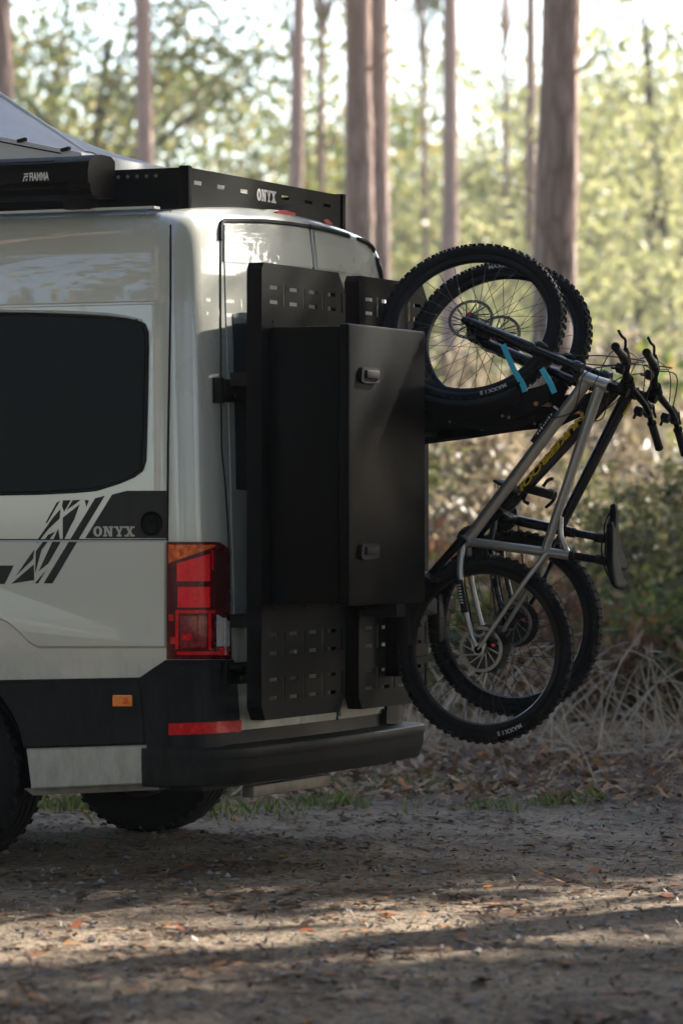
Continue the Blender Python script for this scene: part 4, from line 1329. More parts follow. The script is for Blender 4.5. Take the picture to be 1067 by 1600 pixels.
for x in (RX0, RX1):
    mb = MB()
    mb.box((x, 1.75, (ZB + ZT) / 2), (0.004, 3.16, ZT - ZB))
    mb.box((x + (0.012 if x < 1 else -0.012), 1.75, ZT + 0.0015), (0.028, 3.16, 0.003))
    sp = mb.build('side_rail', RACKM, rack)
    if x < 1:
        for k in range(8):
            p = on_x(142 + k * 14.6, 278.5 - k * 0.55, x - 0.003)
            MB().lathe([(0, .007), (-.004, .007), (-.006, .003), (-.006, 0)], 10, Matrix.Translation(p)).build('rivet', STEEL, sp, 40)
mb = MB()
for k in range(12): mb.box(((RX0 + RX1) / 2, 0.35 + k * 0.26, ZB + 0.02), (RX1 - RX0 - 0.02, 0.09, 0.02))
mb.build('deck_slat', RACKM, rack)
for k in range(4):
    for x in (RX0 + 0.03, RX1 - 0.03):
        mb = MB(); mb.box((x, 0.3 + k * 0.9, ZB - 0.012), (0.06, 0.09, 0.036)); mb.build('rack_foot', BLACKM, rack)

awn = thing('awning', 'black roll-out awning case with white lettering along the van roof edge', 'awning', (0.05, 2.1, 2.5))
aprof = [(0.16, 2.552), (0.16, 2.69), (0.13, 2.706), (0.05, 2.708), (-0.01, 2.70), (-0.045, 2.675), (-0.055, 2.64), (-0.05, 2.60), (-0.035, 2.592), (-0.035, 2.575), (-0.02, 2.556), (0.04, 2.548)]
mb = MB(); mb.prism([V((x, 0.47, z)) for x, z in aprof], (0, 3.4, 0))
case = mb.build('case', BLACK, awn, 30)
mb = MB(); mb.prism([V((0.05 + (x - 0.05) * 1.03, 0.405, 2.628 + (z - 2.628) * 1.02)) for x, z in aprof], (0, 0.068, 0))
mb.build('end_cap', BLACK, awn, 30)
mb = MB(); mb.box((-0.052, 2.2, 2.585), (0.008, 3.3, 0.006)); mb.box((-0.048, 2.2, 2.682), (0.006, 3.3, 0.004)); mb.build('trim_line', RACKM, case)
for y in (0.52, 1.0, 1.62, 2.3, 3.1):
    mb = MB(); mb.box((0.10, y, 2.533), (0.09, 0.10, 0.05), None, 0.004); mb.build('bracket', BLACKM, awn, 40)
mb = MB(); mb.box((0.11, 1.9, 2.507), (0.05, 3.4, 0.010)); mb.build('mounting_rail', STEEL, awn)
mb = MB(); mb.box(on_x(118, 287, -0.03), (0.03, 0.045, 0.05), None, 0.006); mb.build('latch', RACKM, awn, 40)
# lettering on the case
vs, fs = text_mesh('FIAMMA', 0.045, 0.0, 0.0011, 0.98)
cpt = on_x(61.5, 276.5, -0.057)
wx = max(v.x for v in vs) - min(v.x for v in vs)
kx = (31.0 / 415 / 0.9135) / wx
mb = MB()
mb.add([V((-0.0572 - v.z, cpt.y - v.x * kx, cpt.z + v.y * 0.95)) for v in vs], fs)
e0 = on_x(40, 277, -0.057)
for poly in ([(-.011, -.015), (-.006, -.015), (-.002, .0), (.011, .0), (.013, .006), (-.004, .006)], [(-.006, .010), (-.004, .015), (.015, .015), (.014, .010)], [(.002, -.015), (.007, -.015), (.010, -.005), (.004, -.005)]):
    plate_geo(mb, [V((-0.0565, e0.y - a, e0.z + b_)) for a, b_ in poly], (-1, 0, 0), 0.0012, 0.0001)
mb.build('lettering', WHITE, case)

pop = thing('pop_up_roof', 'raised pop-up roof with blue-grey canvas on the white van roof moulding', 'pop-up roof', (1.0, 2.0, 2.5))
PX = 0.42
XM = 1.02
ea_a, ea_b = on_x(128, 240, PX), on_x(-10, 213, PX)          # eave line of the near canvas
rg_a, rg_b = on_x(150, 249, XM), on_x(0, 147, XM)            # rising ridge line
ea_d, rg_d = (ea_b - ea_a).normalized(), (rg_b - rg_a).normalized()
ea_e, rg_e = ea_a + ea_d * 2.6, rg_a + rg_d * 2.7
rear_pt = on_x(172, 268, PX + 0.1)
def canvas_side(mir):
    vs, fs = [], []
    for i in range(25):
        t = i / 24
        a, b2 = rg_a.lerp(rg_e, t), ea_a.lerp(ea_e, t)
        for j in range(11):
            u = j / 10
            p = a.lerp(b2, u)
            sag = -0.035 * math.sin(PI * u) * min(1, t * 4) + 0.006 * math.sin(t * 60 + u * 3) * math.sin(PI * u) * (1 - t)
            vs.append(V((p.x, p.y, p.z + sag)))
    for i in range(24):
        for j in range(10): fs.append((i * 11 + j, i * 11 + j + 1, (i + 1) * 11 + j + 1, (i + 1) * 11 + j))
    if mir: vs = [V((2 * XM - p.x, p.y, p.z)) for p in vs]
    MB().add(vs, fs).build('canvas', CANVAS, pop, 60)
canvas_side(False); canvas_side(True)
mb = MB(); mb.tube([rg_a, rg_e], 0.010, 8); mb.build('ridge_pole', CREAM, pop, 60)
mb = MB()
lo = [rear_pt, V((rear_pt.x, rear_pt.y, 2.515))]
n_ = V((0, 0, 1))
hull = []
for x, k in ((PX - 0.006, 0), (2 * XM - PX + 0.006, 1)):
    hull += [V((x, rear_pt.y, 2.515)), V((x, rear_pt.y + 0.03, rear_pt.z - 0.01)), V((x, ea_a.y, ea_a.z + 0.004)), V((x, ea_e.y, ea_e.z + 0.004)), V((x, ea_e.y, 2.515))]
mid = [V((XM, rear_pt.y, 2.515)), V((XM, rear_pt.y + 0.03, rear_pt.z)), V((XM, rg_a.y, rg_a.z + 0.002))]
mb.add(hull, [(0, 1, 2, 3, 4), (5, 9, 8, 7, 6), (0, 5, 6, 1), (1, 6, 7, 2), (2, 7, 8, 3), (3, 8, 9, 4)])
mo = mb.build('moulding', CREAM, pop, 30)
mb = MB(); mb.tube([on_x(*p, PX - 0.012) for p in [(-20, 217), (0, 221), (50, 231), (95, 239.5)]], 0.003, 6); mb.build('piping', GAP, mo, 60)
for px, py in ((35, 219), (103, 233)):
    c = on_x(px, py, PX - 0.014)
    mb = MB(); mb.box(c, (0.02, 0.04, 0.013), Matrix.Rotation(-0.2, 3, 'X'), 0.003); mb.build('clip', BLACKM, pop, 40)
mb = MB(); mb.tube(catmull([on_x(*p, 0.35) for p in [(134, 237), (146, 239), (155, 246), (159, 258), (158, 270)]], 5), 0.0025, 6)
mb.build('wire', CABLE, pop, 60)

# ------------------------------------------------------------------ rear mounting plates and storage box
PY = -0.20
def mount_plate(x0, x1, label):
    z0, z1 = 0.578, 2.296
    e = thing('mounting_plate', label, 'mounting plate', ((x0 + x1) / 2, -0.1, z0), 'black slotted plates on the rear doors')
    c = 0.05
    outer = [(x0 + c * .7, z0), (x1 - c * 1.2, z0), (x1, z0 + c * 1.4), (x1, z1 - c * 1.6), (x1 - c * 1.3, z1), (x0 + c * .4, z1), (x0, z1 - c * .5), (x0, z0 + c)]
    holes = []
    n = 4
    cw = (x1 - x0 - 0.06) / n
    for zb in (z1 - 0.09, z1 - 0.145, z1 - 0.27, z0 + 0.08, z0 + 0.15, z0 + 0.25, z0 + 0.32):
        for k in range(n):
            xc = x0 + 0.035 + cw * (k + 0.42)
            w, h = (0.075, 0.014) if zb != z1 - 0.27 else (0.014, 0.03)
            holes.append([(xc - w / 2, zb - h / 2), (xc + w / 2, zb - h / 2), (xc + w / 2, zb + h / 2), (xc - w / 2, zb + h / 2)])
    for za, zc in ((z1 - 0.155, z1 - 0.078), (z0 + 0.07, z0 + 0.16), (z0 + 0.24, z0 + 0.33)):
        for k in range(n):
            xc = x0 + 0.035 + cw * (k + 0.95)
            if xc > x1 - 0.03: continue
            holes.append([(xc - .007, za), (xc + .007, za), (xc + .007, zc), (xc - .007, zc)])
    mb = MB()
    cut_plate(mb, outer, holes, 0.004, lambda a, b_, t: V((a, PY + t, b_)))
    mb.build('plate', RACKM, e)
    mb = MB()
    for (a, b_) in zip(outer, outer[1:] + outer[:1]):
        d_ = V((b_[0] - a[0], b_[1] - a[1])); nn = V((d_.y, -d_.x)).normalized() * -0.003
        vs = [V((a[0], PY + 0.002, a[1])), V((b_[0], PY + 0.002, b_[1])), V((b_[0], PY + 0.062, b_[1])), V((a[0], PY + 0.062, a[1]))]
        i_ = V((nn.x, 0, nn.y))
        mb.add(vs + [v + i_ for v in vs], [(0, 1, 2, 3), (7, 6, 5, 4), (0, 4, 5, 1), (1, 5, 6, 2), (2, 6, 7, 3), (3, 7, 4, 0)])
    mb.build('flange', BLACK, e)
    for zz in (0.95, 1.86):
        mb = MB(); mb.box(((x0 + x1) / 2, -0.105, zz), (x1 - x0 - 0.06, 0.10, 0.05)); mb.build('standoff', BLACKM, e)
    for zz in (z1 - 0.22, z1 - 0.24, 1.45, z0 + 0.42):
        for xx in (x0 + 0.1, (x0 + x1) / 2, x1 - 0.12):
            MB().lathe([(0, .007), (-.004, .006), (-.004, 0)], 8, Matrix.Translation(V((xx, PY, zz))) @ Matrix.Rotation(PI / 2, 4, 'Z')).build('bolt', BLACKM, e)
    return e
mount_plate(0.185, 0.955, 'tall black slotted mounting plate behind the storage box on the left rear door')
mount_plate(1.085, 1.80, 'tall black slotted mounting plate behind the bicycles on the right rear door')

bx = thing('storage_box', 'tall black metal storage box with two grey latches on the left rear door', 'storage box', (0.6, -0.35, 1.015))
X0, X1, ZB0, ZT0 = 0.232, 0.965, 1.012, 2.060
mb = MB(); mb.box(((X0 + X1) / 2, -0.348, (ZB0 + ZT0) / 2), (X1 - X0 - 0.012, 0.285, ZT0 - ZB0 - 0.012), None, 0.006)
mb.build('case', BLACK, bx, 40)
mb = MB(); mb.box(((X0 + X1) / 2, -0.5155, (ZB0 + ZT0) / 2), (X1 - X0 + 0.004, 0.043, ZT0 - ZB0 + 0.006), None, 0.010)
lid = mb.build('lid', BLACK, bx, 40)
for py in (587, 862):
    c = on_y(573, py, -0.537)
    mb = MB()
    mb.prism([V((c.x + a, -0.537, c.z + b_)) for a, b_ in rounded([(-.085, -.024), (-.075, .030), (.085, .030), (.085, -.026), (-.05, -.030)], .012)], (0, -0.016, 0))
    la = mb.build('latch', LATCH, lid, 30)
    mb = MB(); mb.box((c.x + 0.01, -0.556, c.z + 0.004), (0.12, 0.012, 0.032), None, 0.004); mb.build('latch_paddle', LATCH, la, 40)

# ------------------------------------------------------------------ bicycles
NV = V((1, 0, 0))          # across the hanging bikes (their right-hand side), away from the viewer
def wheel_meshes():
    out = {}
    mb = MB()
    RT_, RW = 0.343, 0.0305
    prof = []
    for k in range(15):
        a = math.radians(-128 + 256 * k / 14)
        prof.append((RW * math.sin(a), RT_ + 0.027 * math.cos(a)))
    prof += [(0.012, 0.318), (-0.012, 0.318)]
    mb.lathe(prof, 72, closed=True)
    for k in range(66):
        for row, (x, tilt, w, l_, h) in enumerate(((-0.0265, 0.85, .008, .015, .008), (0.0265, -0.85, .008, .015, .008), (-0.014, 0.35, .009, .011, .006), (0.014, -0.35, .009, .011, .006), (0.0, 0, .010, .010, .006))):
            a = 2 * PI * (k + (0.5 if row > 1 else 0)) / 66
            rr = RT_ + 0.027 * math.cos(math.asin(min(0.99, abs(x) / RW)))
            M = Matrix.Rotation(a, 3, 'X') @ Matrix.Rotation(-tilt, 3, 'Y')
            c = Matrix.Rotation(a, 3, 'X') @ V((x, 0, rr))
            mb.box(c, (w, l_, h * 2), M)
    out['tyre'] = mb.mesh('tyre', smooth=38)
    mb = MB()
    mb.lathe([(-0.0155, 0.322), (-0.0165, 0.312), (-0.014, 0.300), (0, 0.294), (0.014, 0.300), (0.0165, 0.312), (0.0155, 0.322)], 64, closed=True)
    out['rim'] = mb.mesh('rim', smooth=35)
    mb = MB()
    for k in range(28):
        a = 2 * PI * k / 28
        sx = -1 if k % 2 else 1
        cr = 0.9 if (k // 2) % 2 else -0.9
        hub = V((sx * 0.027, 0.026 * math.cos(a + cr), 0.026 * math.sin(a + cr)))
        mb.tube([hub, V((0, 0.297 * math.cos(a), 0.297 * math.sin(a)))], 0.00125, 4, cap=False)
    out['spokes'] = mb.mesh('spokes')
    mb = MB()
    mb.lathe([(-0.05, 0.0), (-0.05, 0.010), (-0.036, 0.012), (-0.034, 0.030), (-0.028, 0.030), (-0.024, 0.018), (0.024, 0.018), (0.028, 0.030), (0.034, 0.030), (0.036, 0.012), (0.05, 0.010), (0.05, 0.0)], 20)
    out['hub'] = mb.mesh('hub', smooth=35)
    mb = MB()
    circ = lambda r, n, ph=0: [(r * math.cos(2 * PI * k / n + ph), r * math.sin(2 * PI * k / n + ph)) for k in range(n)]
    holes = [circ(0.0775, 48)[::-1]]
    for k in range(36):
        a = 2 * PI * k / 36
        cx, cy = (0.0815 + 0.0035 * (k % 2)) * math.cos(a), (0.0815 + 0.0035 * (k % 2)) * math.sin(a)
        holes.append([(cx + 0.0026 * math.cos(t), cy + 0.0026 * math.sin(t)) for t in (0, 1.57, 3.14, 4.71)])
    cut_plate(mb, circ(0.0905, 72), holes, 0.0018, lambda a, b_, t: V((-0.0405 - t, a, b_)))
    for k in range(12):
        a = 2 * PI * k / 12
        p0 = V((-0.0414, 0.026 * math.cos(a), 0.026 * math.sin(a))); p1 = V((-0.0414, 0.076 * math.cos(a + 0.55), 0.076 * math.sin(a + 0.55)))
        d_ = (p1 - p0).normalized(); w = V((1, 0, 0)).cross(d_) * 0.0028
        mb.prism([p0 + w, p1 + w, p1 - w, p0 - w], (0.0016, 0, 0))
    mb.lathe([(-0.043, 0.0), (-0.043, 0.028), (-0.039, 0.028), (-0.039, 0.0)], 24)
    out['rotor'] = mb.mesh('rotor', smooth=30)
    mb = MB()
    for k in range(9):
        r = 0.098 * (1 - k / 9) + 0.024 * (k / 9)
        x = 0.028 + k * 0.0036
        n = int(r * 480)
        vs = []
        pr = []
        for j in range(n * 2):
            a = PI * j / n
            rr = r if j % 2 == 0 else r - 0.006
            pr.append(V((x, rr * math.cos(a), rr * math.sin(a))))
        mb.prism(pr, (0.0018, 0, 0))
    out['cassette'] = mb.mesh('cassette')
    # sidewall lettering, two repeats
    mb = MB()
    vs_all = []
    letters = 'MAXXIS'
    glyph = {c: text_mesh(c, 0.025, 0.0, 0.0009) for c in set(letters)}
    for rep in range(1):
        for i, c in enumerate(letters):
            vs, fs = glyph[c]
            a = rep * PI + (i - 2.5) * 0.055
            mb.add([Matrix.Rotation(a, 3, 'X') @ V((-0.0309 - v.z * 0.5, -v.x * 0.95, 0.3375 + v.y * 0.9)) for v in vs], fs)
    out['tyre_lettering'] = mb.mesh('tyre_lettering')
    return out
WM = wheel_meshes()
WMAT = {'tyre': RUBBER, 'rim': RIM, 'spokes': SPOKE, 'hub': RIM, 'rotor': STEEL, 'cassette': mat('dark_cassette', (0.05, 0.05, 0.055), 0.35, metal=0.8), 'tyre_lettering': LETTER}
WM['front_rotor'] = WM['rotor'].copy(); WMAT['front_rotor'] = mat('dull_dark_rotor', (0.09, 0.085, 0.07), 0.45, metal=0.8)
for k_, me_ in WM.items(): me_.materials.append(WMAT[k_])

def make_wheel(bike, org, center, axle, spin, rear, text):
    e = bpy.data.objects.new('wheel', None); link(e); e.parent = bike
    x = V(axle).normalized()
    z = V((0, 0, 1)); z = (z - x * z.dot(x)).normalized()
    y = z.cross(x)
    M = Matrix((x, y, z)).transposed() @ Matrix.Rotation(spin, 3, 'X')
    e.matrix_local = Matrix.Translation(V(center) - org) @ M.to_4x4()
    for k in ['tyre', 'rim', 'spokes', 'hub', 'rotor' if rear else 'front_rotor'] + (['cassette'] if rear else []) + (['tyre_lettering'] if text else []):
        o_ = bpy.data.objects.new(k, WM[k]); link(o_); o_.parent = e
    return e

def ov_tube(mb, p0, p1, ra, rb, nrm=NV, n=12, r2=None):
    """straight tube of oval section: ra in the frame plane, rb across"""
    p0, p1 = V(p0), V(p1)
    t = (p1 - p0).normalized()
    s = nrm
    w = t.cross(s).normalized()
    vs, fs = [], []
    for i, p in enumerate((p0, p1)):
        ka = ra if (i == 0 or r2 is None) else r2
        for k in range(n):
            a = 2 * PI * k / n
            vs.append(p + w * ka * math.cos(a) + s * rb * math.sin(a) * (ka / ra))
    for k in range(n):
        k2 = (k + 1) % n
        fs.append((k, k2, n + k2, n + k))
    fs.append(tuple(range(n))); fs.append(tuple(range(2 * n - 1, n - 1, -1)))
    mb.add(vs, fs)

def bicycle(cfg):
    X = cfg['x']
    P = lambda px, py, dx=0.0: on_x(px, py, X + dx)
    rh = P(*cfg['rear_hub']); bb = P(*cfg['bb']); st = P(*cfg['seat_top']); ht0 = P(*cfg['head'])
    ang = math.radians(cfg['head_angle'])
    a_ = V((0, -math.cos(ang), -math.sin(ang)))         # along the steerer, towards the bars
    q_up = V((0, -math.sin(ang), math.cos(ang)))
    psi = math.radians(cfg['steer'])
    b_ = (NV * math.cos(psi) - q_up * math.sin(psi)).normalized()
    g_ = (NV * math.sin(psi) + q_up * math.cos(psi)).normalized()
    b_axle = b_.copy()
    ht1 = ht0 + a_ * 0.115
    L = cfg.get('fork', 0.515)
    fh = ht0 - a_ * L + g_ * 0.056
    org = V((X, rh.y, rh.z - 0.37))
    bike = thing('mountain_bike', cfg['label'], 'bicycle', org, 'mountain bikes hanging on the rear carrier')
    FM, ts = cfg['frame_mat'], cfg['tube']
    # frame
    mb = MB()
    ov_tube(mb, bb, ht0 + a_ * 0.028, ts, ts * 0.9, r2=ts * 1.05)                       # down tube
    o_dt = mb.build('down_tube', FM, bike, 50)
    tt = P(*cfg['top_join'])
    mb = MB(); ov_tube(mb, tt, ht0 + a_ * 0.082, ts * 0.78, ts * 0.7, r2=ts * 0.95); mb.build('top_tube', FM, bike, 50)
    mb = MB(); ov_tube(mb, bb, st, ts * 0.78, ts * 0.78); mb.build('seat_tube', FM, bike, 50)
    mb = MB(); mb.tube([ht0 - a_ * 0.002, ht0 + a_ * 0.02, ht0 + a_ * 0.06, ht0 + a_ * 0.1, ht1], [0.030, 0.027, 0.0245, 0.026, 0.027], 16); mb.build('head_tube', cfg.get('head_mat', FM), bike, 50)
    if cfg.get('brace'):
        c0, c1, c2 = [P(*p) for p in cfg['brace']]
        mb = MB(); mb.tube(catmull([c0, c1, c2], 5), 0.011, 10); mb.build('seat_brace', FM, bike, 50)
    mb = MB(); mb.tube([bb - NV * 0.038, bb + NV * 0.038], 0.026, 18); mb.build('bottom_bracket', FM, bike, 50)
    sj = P(*cfg['stay_join'])
    for s in (-1, 1):
        mb = MB()
        mb.tube(catmull([sj + NV * s * 0.016, sj.lerp(rh, 0.35) + NV * s * 0.05, rh.lerp(sj, 0.22) + NV * s * 0.066, rh + NV * s * 0.066], 5), [0.0105] * 6 + [0.009] * 10, 10)
        mb.build('seat_stay', FM, bike, 50)
        out = V((0, 0.028, 0))
        mb = MB()
        mb.tube(catmull([bb + NV * s * 0.03 + V((0, 0.002, -0.01)), bb.lerp(rh, 0.3) + NV * s * 0.052 + out, bb.lerp(rh, 0.72) + NV * s * 0.066 + out * 0.9, rh + NV * s * 0.066 + V((0, 0.008, 0.012))], 5), [0.014] * 6 + [0.0105] * 10, 10)
        cs = mb.build('chain_stay', FM, bike, 50)
        mb = MB()
        c = rh + NV * s * 0.066
        mb.prism([c + V((-0.004, y, z)) for y, z in ((-.020, -.016), (.012, -.020), (.026, .0), (.034, .05), (.022, .06), (.004, .025), (-.03, .03), (-.034, .02))], (0.008, 0, 0))
        mb.build('dropout', FM, cs, 30)
        if s < 0:
            p0, p1 = bb.lerp(rh, 0.36) + NV * s * 0.066 + out * 1.1, bb.lerp(rh, 0.66) + NV * s * 0.074 + out * 0.98
            mb = MB(); mb.tube([p0, p1], 0.014, 10); mb.build('stay_guard', BLACKM, cs, 50)
            mb = MB()
            tv = (p1 - p0).normalized()
            for k in range(7):
                p = p0.lerp(p1, 0.15 + k * 0.09) - NV * 0.0135
                mb.box(p, (0.003, 0.012, 0.006), None)
            mb.build('guard_lettering', LETTER, cs)
    if True:
        mb = MB(); mb.tube(catmull([rh + V((-0.066, 0.03, 0.065)), rh + V((-0.066, 0.0, 0.052)), rh + V((-0.066, -0.028, 0.062))], 4), 0.006, 8); mb.build('stay_bridge', FM, bike, 50)
    mb = MB(); mb.tube([rh - NV * 0.073, rh + NV * 0.073], 0.010, 12); mb.tube([rh - NV * 0.074, rh - NV * 0.0705], 0.016, 14); mb.build('rear_axle', BLACKM, bike, 50)
    # rear brake
    mb = MB(); mb.box(rh + V((-0.05, -0.045, 0.035)), (0.035, 0.05, 0.035), Matrix.Rotation(0.6, 3, 'X'), 0.006); cal = mb.build('brake_caliper', BLACKM, bike, 40)
    mb = MB(); mb.tube([rh + V((-0.070, -0.062, 0.018)), rh + V((-0.056, -0.062, 0.018))], 0.0065, 10); mb.build('adjuster', REDMETAL, cal, 50)
    # seat post and saddle
    sd = (st - bb).normalized()
    s0, s1 = st, P(*cfg['post_end'])
    mb = MB(); mb.tube([s0 - sd * 0.02, s1], 0.0155, 14); sp = mb.build('seat_post', DARKBIKE if FM is not SILVER else BLACK, bike, 50)
    mb = MB(); mb.tube([s0 - sd * 0.008, s0 + sd * 0.014], 0.020, 14); mb.tube([s0 + sd * 0.1 if (s1 - s0).length > .14 else s0.lerp(s1, .75), s1 - sd * 0.008], 0.019, 14); mb.build('collar', BLACKM, sp, 50)
    nose, tail = P(*cfg['nose']), P(*cfg['tail'])
    fd = (nose - tail).normalized(); uu = V((0, fd.z, -fd.y))
    if uu.y > 0: uu = -uu
    ln = (nose - tail).length
    mb = MB()
    secs = [(0.0, 0.010, 0.006, 0.0), (0.03, 0.017, 0.017, -0.002), (0.12, 0.020, 0.022, 0.0), (0.3, 0.022, 0.024, -0.006), (0.48, 0.031, 0.025, -0.010), (0.65, 0.050, 0.026, -0.009), (0.8, 0.066, 0.026, -0.003), (0.92, 0.070, 0.022, 0.004), (0.98, 0.058, 0.014, 0.008), (1.0, 0.04, 0.006, 0.008)]
    vs, fs = [], []
    n = 16
    for t, w, h, lift in secs:
        c = nose - fd * ln * t + uu * lift
        for k in range(n):
            a = 2 * PI * k / n
            hh = h * math.sin(a)
            if math.sin(a) > 0: hh *= 0.55
            dip = -0.005 * math.exp(-(math.cos(a) * 3) ** 2) * (1 if math.sin(a) > 0 else 0) if 0.1 < t < 0.95 else 0
            vs.append(c + NV * w * math.copysign(abs(math.cos(a)) ** 0.8, math.cos(a)) + uu * (hh + dip + 0.012))
    for i in range(len(secs) - 1):
        for k in range(n):
            k2 = (k + 1) % n
            fs.append((i * n + k, i * n + k2, (i + 1) * n + k2, (i + 1) * n + k))
    fs.append(tuple(range(n))); fs.append(tuple(range((len(secs) - 1) * n, len(secs) * n)))
    mb.add(vs, fs); sad = mb.build('saddle', SADDLE, bike, 60)
    mb = MB()
    for s in (-1, 1):
        mb.tube(catmull([nose - fd * ln * 0.1 + NV * s * 0.008, nose - fd * ln * 0.3 + NV * s * 0.02 - uu * 0.03, nose - fd * ln * 0.6 + NV * s * 0.022 - uu * 0.032, nose - fd * ln * 0.9 + NV * s * 0.035 - uu * 0.004], 4), 0.0035, 6)
    mb.build('saddle_rails', BLACKM, sad, 50)
    # cranks
    cr = P(*cfg['crank'], -0.075)
    for s, tip in ((-1, cr), (1, bb + (bb - cr).normalized() * 0.17)):
        c0 = bb + NV * s * 0.062; tip = V((X + s * 0.075, tip.y, tip.z))
        d_ = (tip - c0).normalized()
        mb = MB(); ov_tube(mb, c0 - d_ * 0.02, tip + d_ * 0.014, 0.019, 0.008, r2=0.014); ca = mb.build('crank_arm', BLACK, bike, 50)
        c1 = tip + NV * s * 0.055
        mb = MB()
        mb.tube([tip, tip + NV * s * 0.1], 0.008, 8)
        mb.box(c1, (0.09, 0.10, 0.012), Matrix.Rotation(0.5, 3, 'X'), 0.004)
        for aa in (-.035, 0, .035):
            for bb2 in (-.04, .04):
                mb.tube([c1 + V((aa, bb2, -.011)), c1 + V((aa, bb2, .011))], .002, 5)
        mb.build('pedal', BLACKM, ca, 40)
    mb = MB()
    pr = [(0.052, 0.066)] 
    ringp = [V((bb.x + 0.05, bb.y + (0.066 if k % 2 else 0.060) * math.cos(PI * k / 32), bb.z + (0.066 if k % 2 else 0.060) * math.sin(PI * k / 32))) for k in range(64)]
    mb.prism(ringp, (0.003, 0, 0)); mb.build('chainring', BLACKM, bike)
    mb = MB()
    for s in (-1, 1):
        w = (rh - bb).normalized().cross(NV)
        mb.tube([bb + NV * 0.051 + w * s * 0.062, rh + NV * 0.045 + w * s * 0.05], 0.004, 5)
    mb.build('chain', SPOKE, bike)
    mb = MB()
    dl = rh + V((0.075, 0.03, -0.07))
    mb.box(rh + V((0.07, 0.01, -0.025)), (0.03, 0.03, 0.06), None, 0.006); mb.tube([rh + V((0.07, 0.01, -0.03)), dl + V((0, 0.03, -0.03))], 0.012, 8)
    mb.build('derailleur', BLACKM, bike, 40)
    # fork
    hubv = fh
    fk = bpy.data.objects.new('fork', None); link(fk); fk.parent = bike; ORG[fk.name] = org
    for s in (-1, 1):
        base = hubv + b_ * s * 0.062
        foot = base - g_ * 0.022
        topc = ht0 + b_ * s * 0.064 - a_ * 0.012
        lowtop = foot.lerp(topc, 0.60)
        mb = MB()
        mb.tube([foot - a_ * 0.022, foot, foot.lerp(topc, 0.12), foot.lerp(topc, 0.45), lowtop, lowtop + a_ * 0.006], [0.013, 0.019, 0.0195, 0.0215, 0.024, 0.021], 14)
        mb.tube([base - b_ * 0.008, base + b_ * 0.008], 0.016, 12)
        ll = mb.build('fork_leg', FORKM, fk, 50)
        mb = MB(); mb.tube([lowtop - a_ * 0.01, topc], 0.0175, 14); mb.build('stanchion', mat('dark_stanchion', (0.03, 0.03, 0.033), 0.12, metal=0.8, var=0.05), fk, 50)
    mb = MB()
    m0, m1 = [(hubv + b_ * s * 0.062 - g_ * 0.022).lerp(ht0 + b_ * s * 0.064 - a_ * 0.012, 0.57) for s in (-1, 1)]
    mb.tube(catmull([m0, m0 + g_ * 0.03 + a_ * 0.03, (m0 + m1) / 2 + g_ * 0.045 + a_ * 0.05, m1 + g_ * 0.03 + a_ * 0.03, m1], 5), 0.011, 10)
    mb.build('fork_arch', FORKM, fk, 50)
    mb = MB()
    R = Matrix((b_, g_, a_)).transposed()
    mb.box(ht0 - a_ * 0.014, (0.175, 0.046, 0.034), R, 0.012); mb.tube([ht0 - a_ * 0.01, ht0 + a_ * 0.01], 0.026, 14)
    for s in (-1, 1): mb.tube([ht0 + b_ * s * 0.064 - a_ * 0.03, ht0 + b_ * s * 0.064 + a_ * 0.012], 0.0235, 14)
    mb.build('fork_crown', FORKM, fk, 50)
    mb = MB(); mb.tube([hubv - b_ * 0.076, hubv - b_ * 0.062], 0.009, 10); mb.build('axle_cap', REDMETAL, fk, 50)
    mb = MB(); mb.box(hubv - b_ * 0.048 + a_ * 0.085 - g_ * 0.055, (0.03, 0.03, 0.06), R, 0.006); mb.build('brake_caliper', BLACKM, fk, 40)
    # cockpit
    hb = ht1 + a_ * 0.068 + g_ * 0.042
    ck = bpy.data.objects.new('handlebar', None); link(ck); ck.parent = bike; ORG[ck.name] = org
    mb = MB(); mb.tube([ht1, ht1 + a_ * 0.085], 0.0185, 14); mb.box(ht1.lerp(hb, 0.5) + a_ * 0.022, (0.042, 0.055, 0.036), R, 0.008); mb.tube([hb - b_ * 0.026, hb + b_ * 0.026], 0.022, 14)
    mb.build('stem', BLACK, ck, 50)
    b_ = (b_ + RT * cfg['bar_twist']).normalized()
    half = [(0.0, 0, 0, .0158), (0.045, 0, 0, .0158), (0.09, 0.006, 0.006, .0145), (0.15, 0.030, 0.003, .0125), (0.20, 0.040, -0.004, .0115), (0.385, 0.062, -0.048, .0112)]
    pts = [hb + b_ * -d0 + a_ * u0 + g_ * w0 for d0, u0, w0, _ in half[::-1]] + [hb + b_ * d0 + a_ * u0 + g_ * w0 for d0, u0, w0, _ in half[1:]]
    rr = [h_[3] for h_ in half[::-1]] + [h_[3] for h_ in half[1:]]
    mb = MB(); mb.tube(pts, rr, 12); mb.build('bar', BLACK, ck, 50)
    for s in (-1, 1):
        e0 = hb + b_ * s * 0.255 + a_ * 0.0465 - g_ * 0.017; e1 = hb + b_ * s * 0.392 + a_ * 0.063 - g_ * 0.050
        mb = MB(); mb.tube([e0, e0.lerp(e1, 0.04), e0.lerp(e1, .08), e0.lerp(e1, .5), e0.lerp(e1, .94), e1], [0.019, 0.019, 0.0165, 0.016, 0.0165, 0.0175], 14); mb.build('grip', GRIP, ck, 50)
        c0 = hb + b_ * s * 0.205 + a_ * 0.034 - g_ * 0.004
        mb = MB()
        mb.tube([c0 - b_ * 0.009, c0 + b_ * 0.009], 0.019, 12)
        mb.tube([c0 + g_ * 0.02 - b_ * s * 0.055 - a_ * 0.004, c0 + g_ * 0.030 - a_ * 0.008, c0 + g_ * 0.034 + b_ * s * 0.02 - a_ * 0.008], [0.010, 0.013, 0.010], 10)
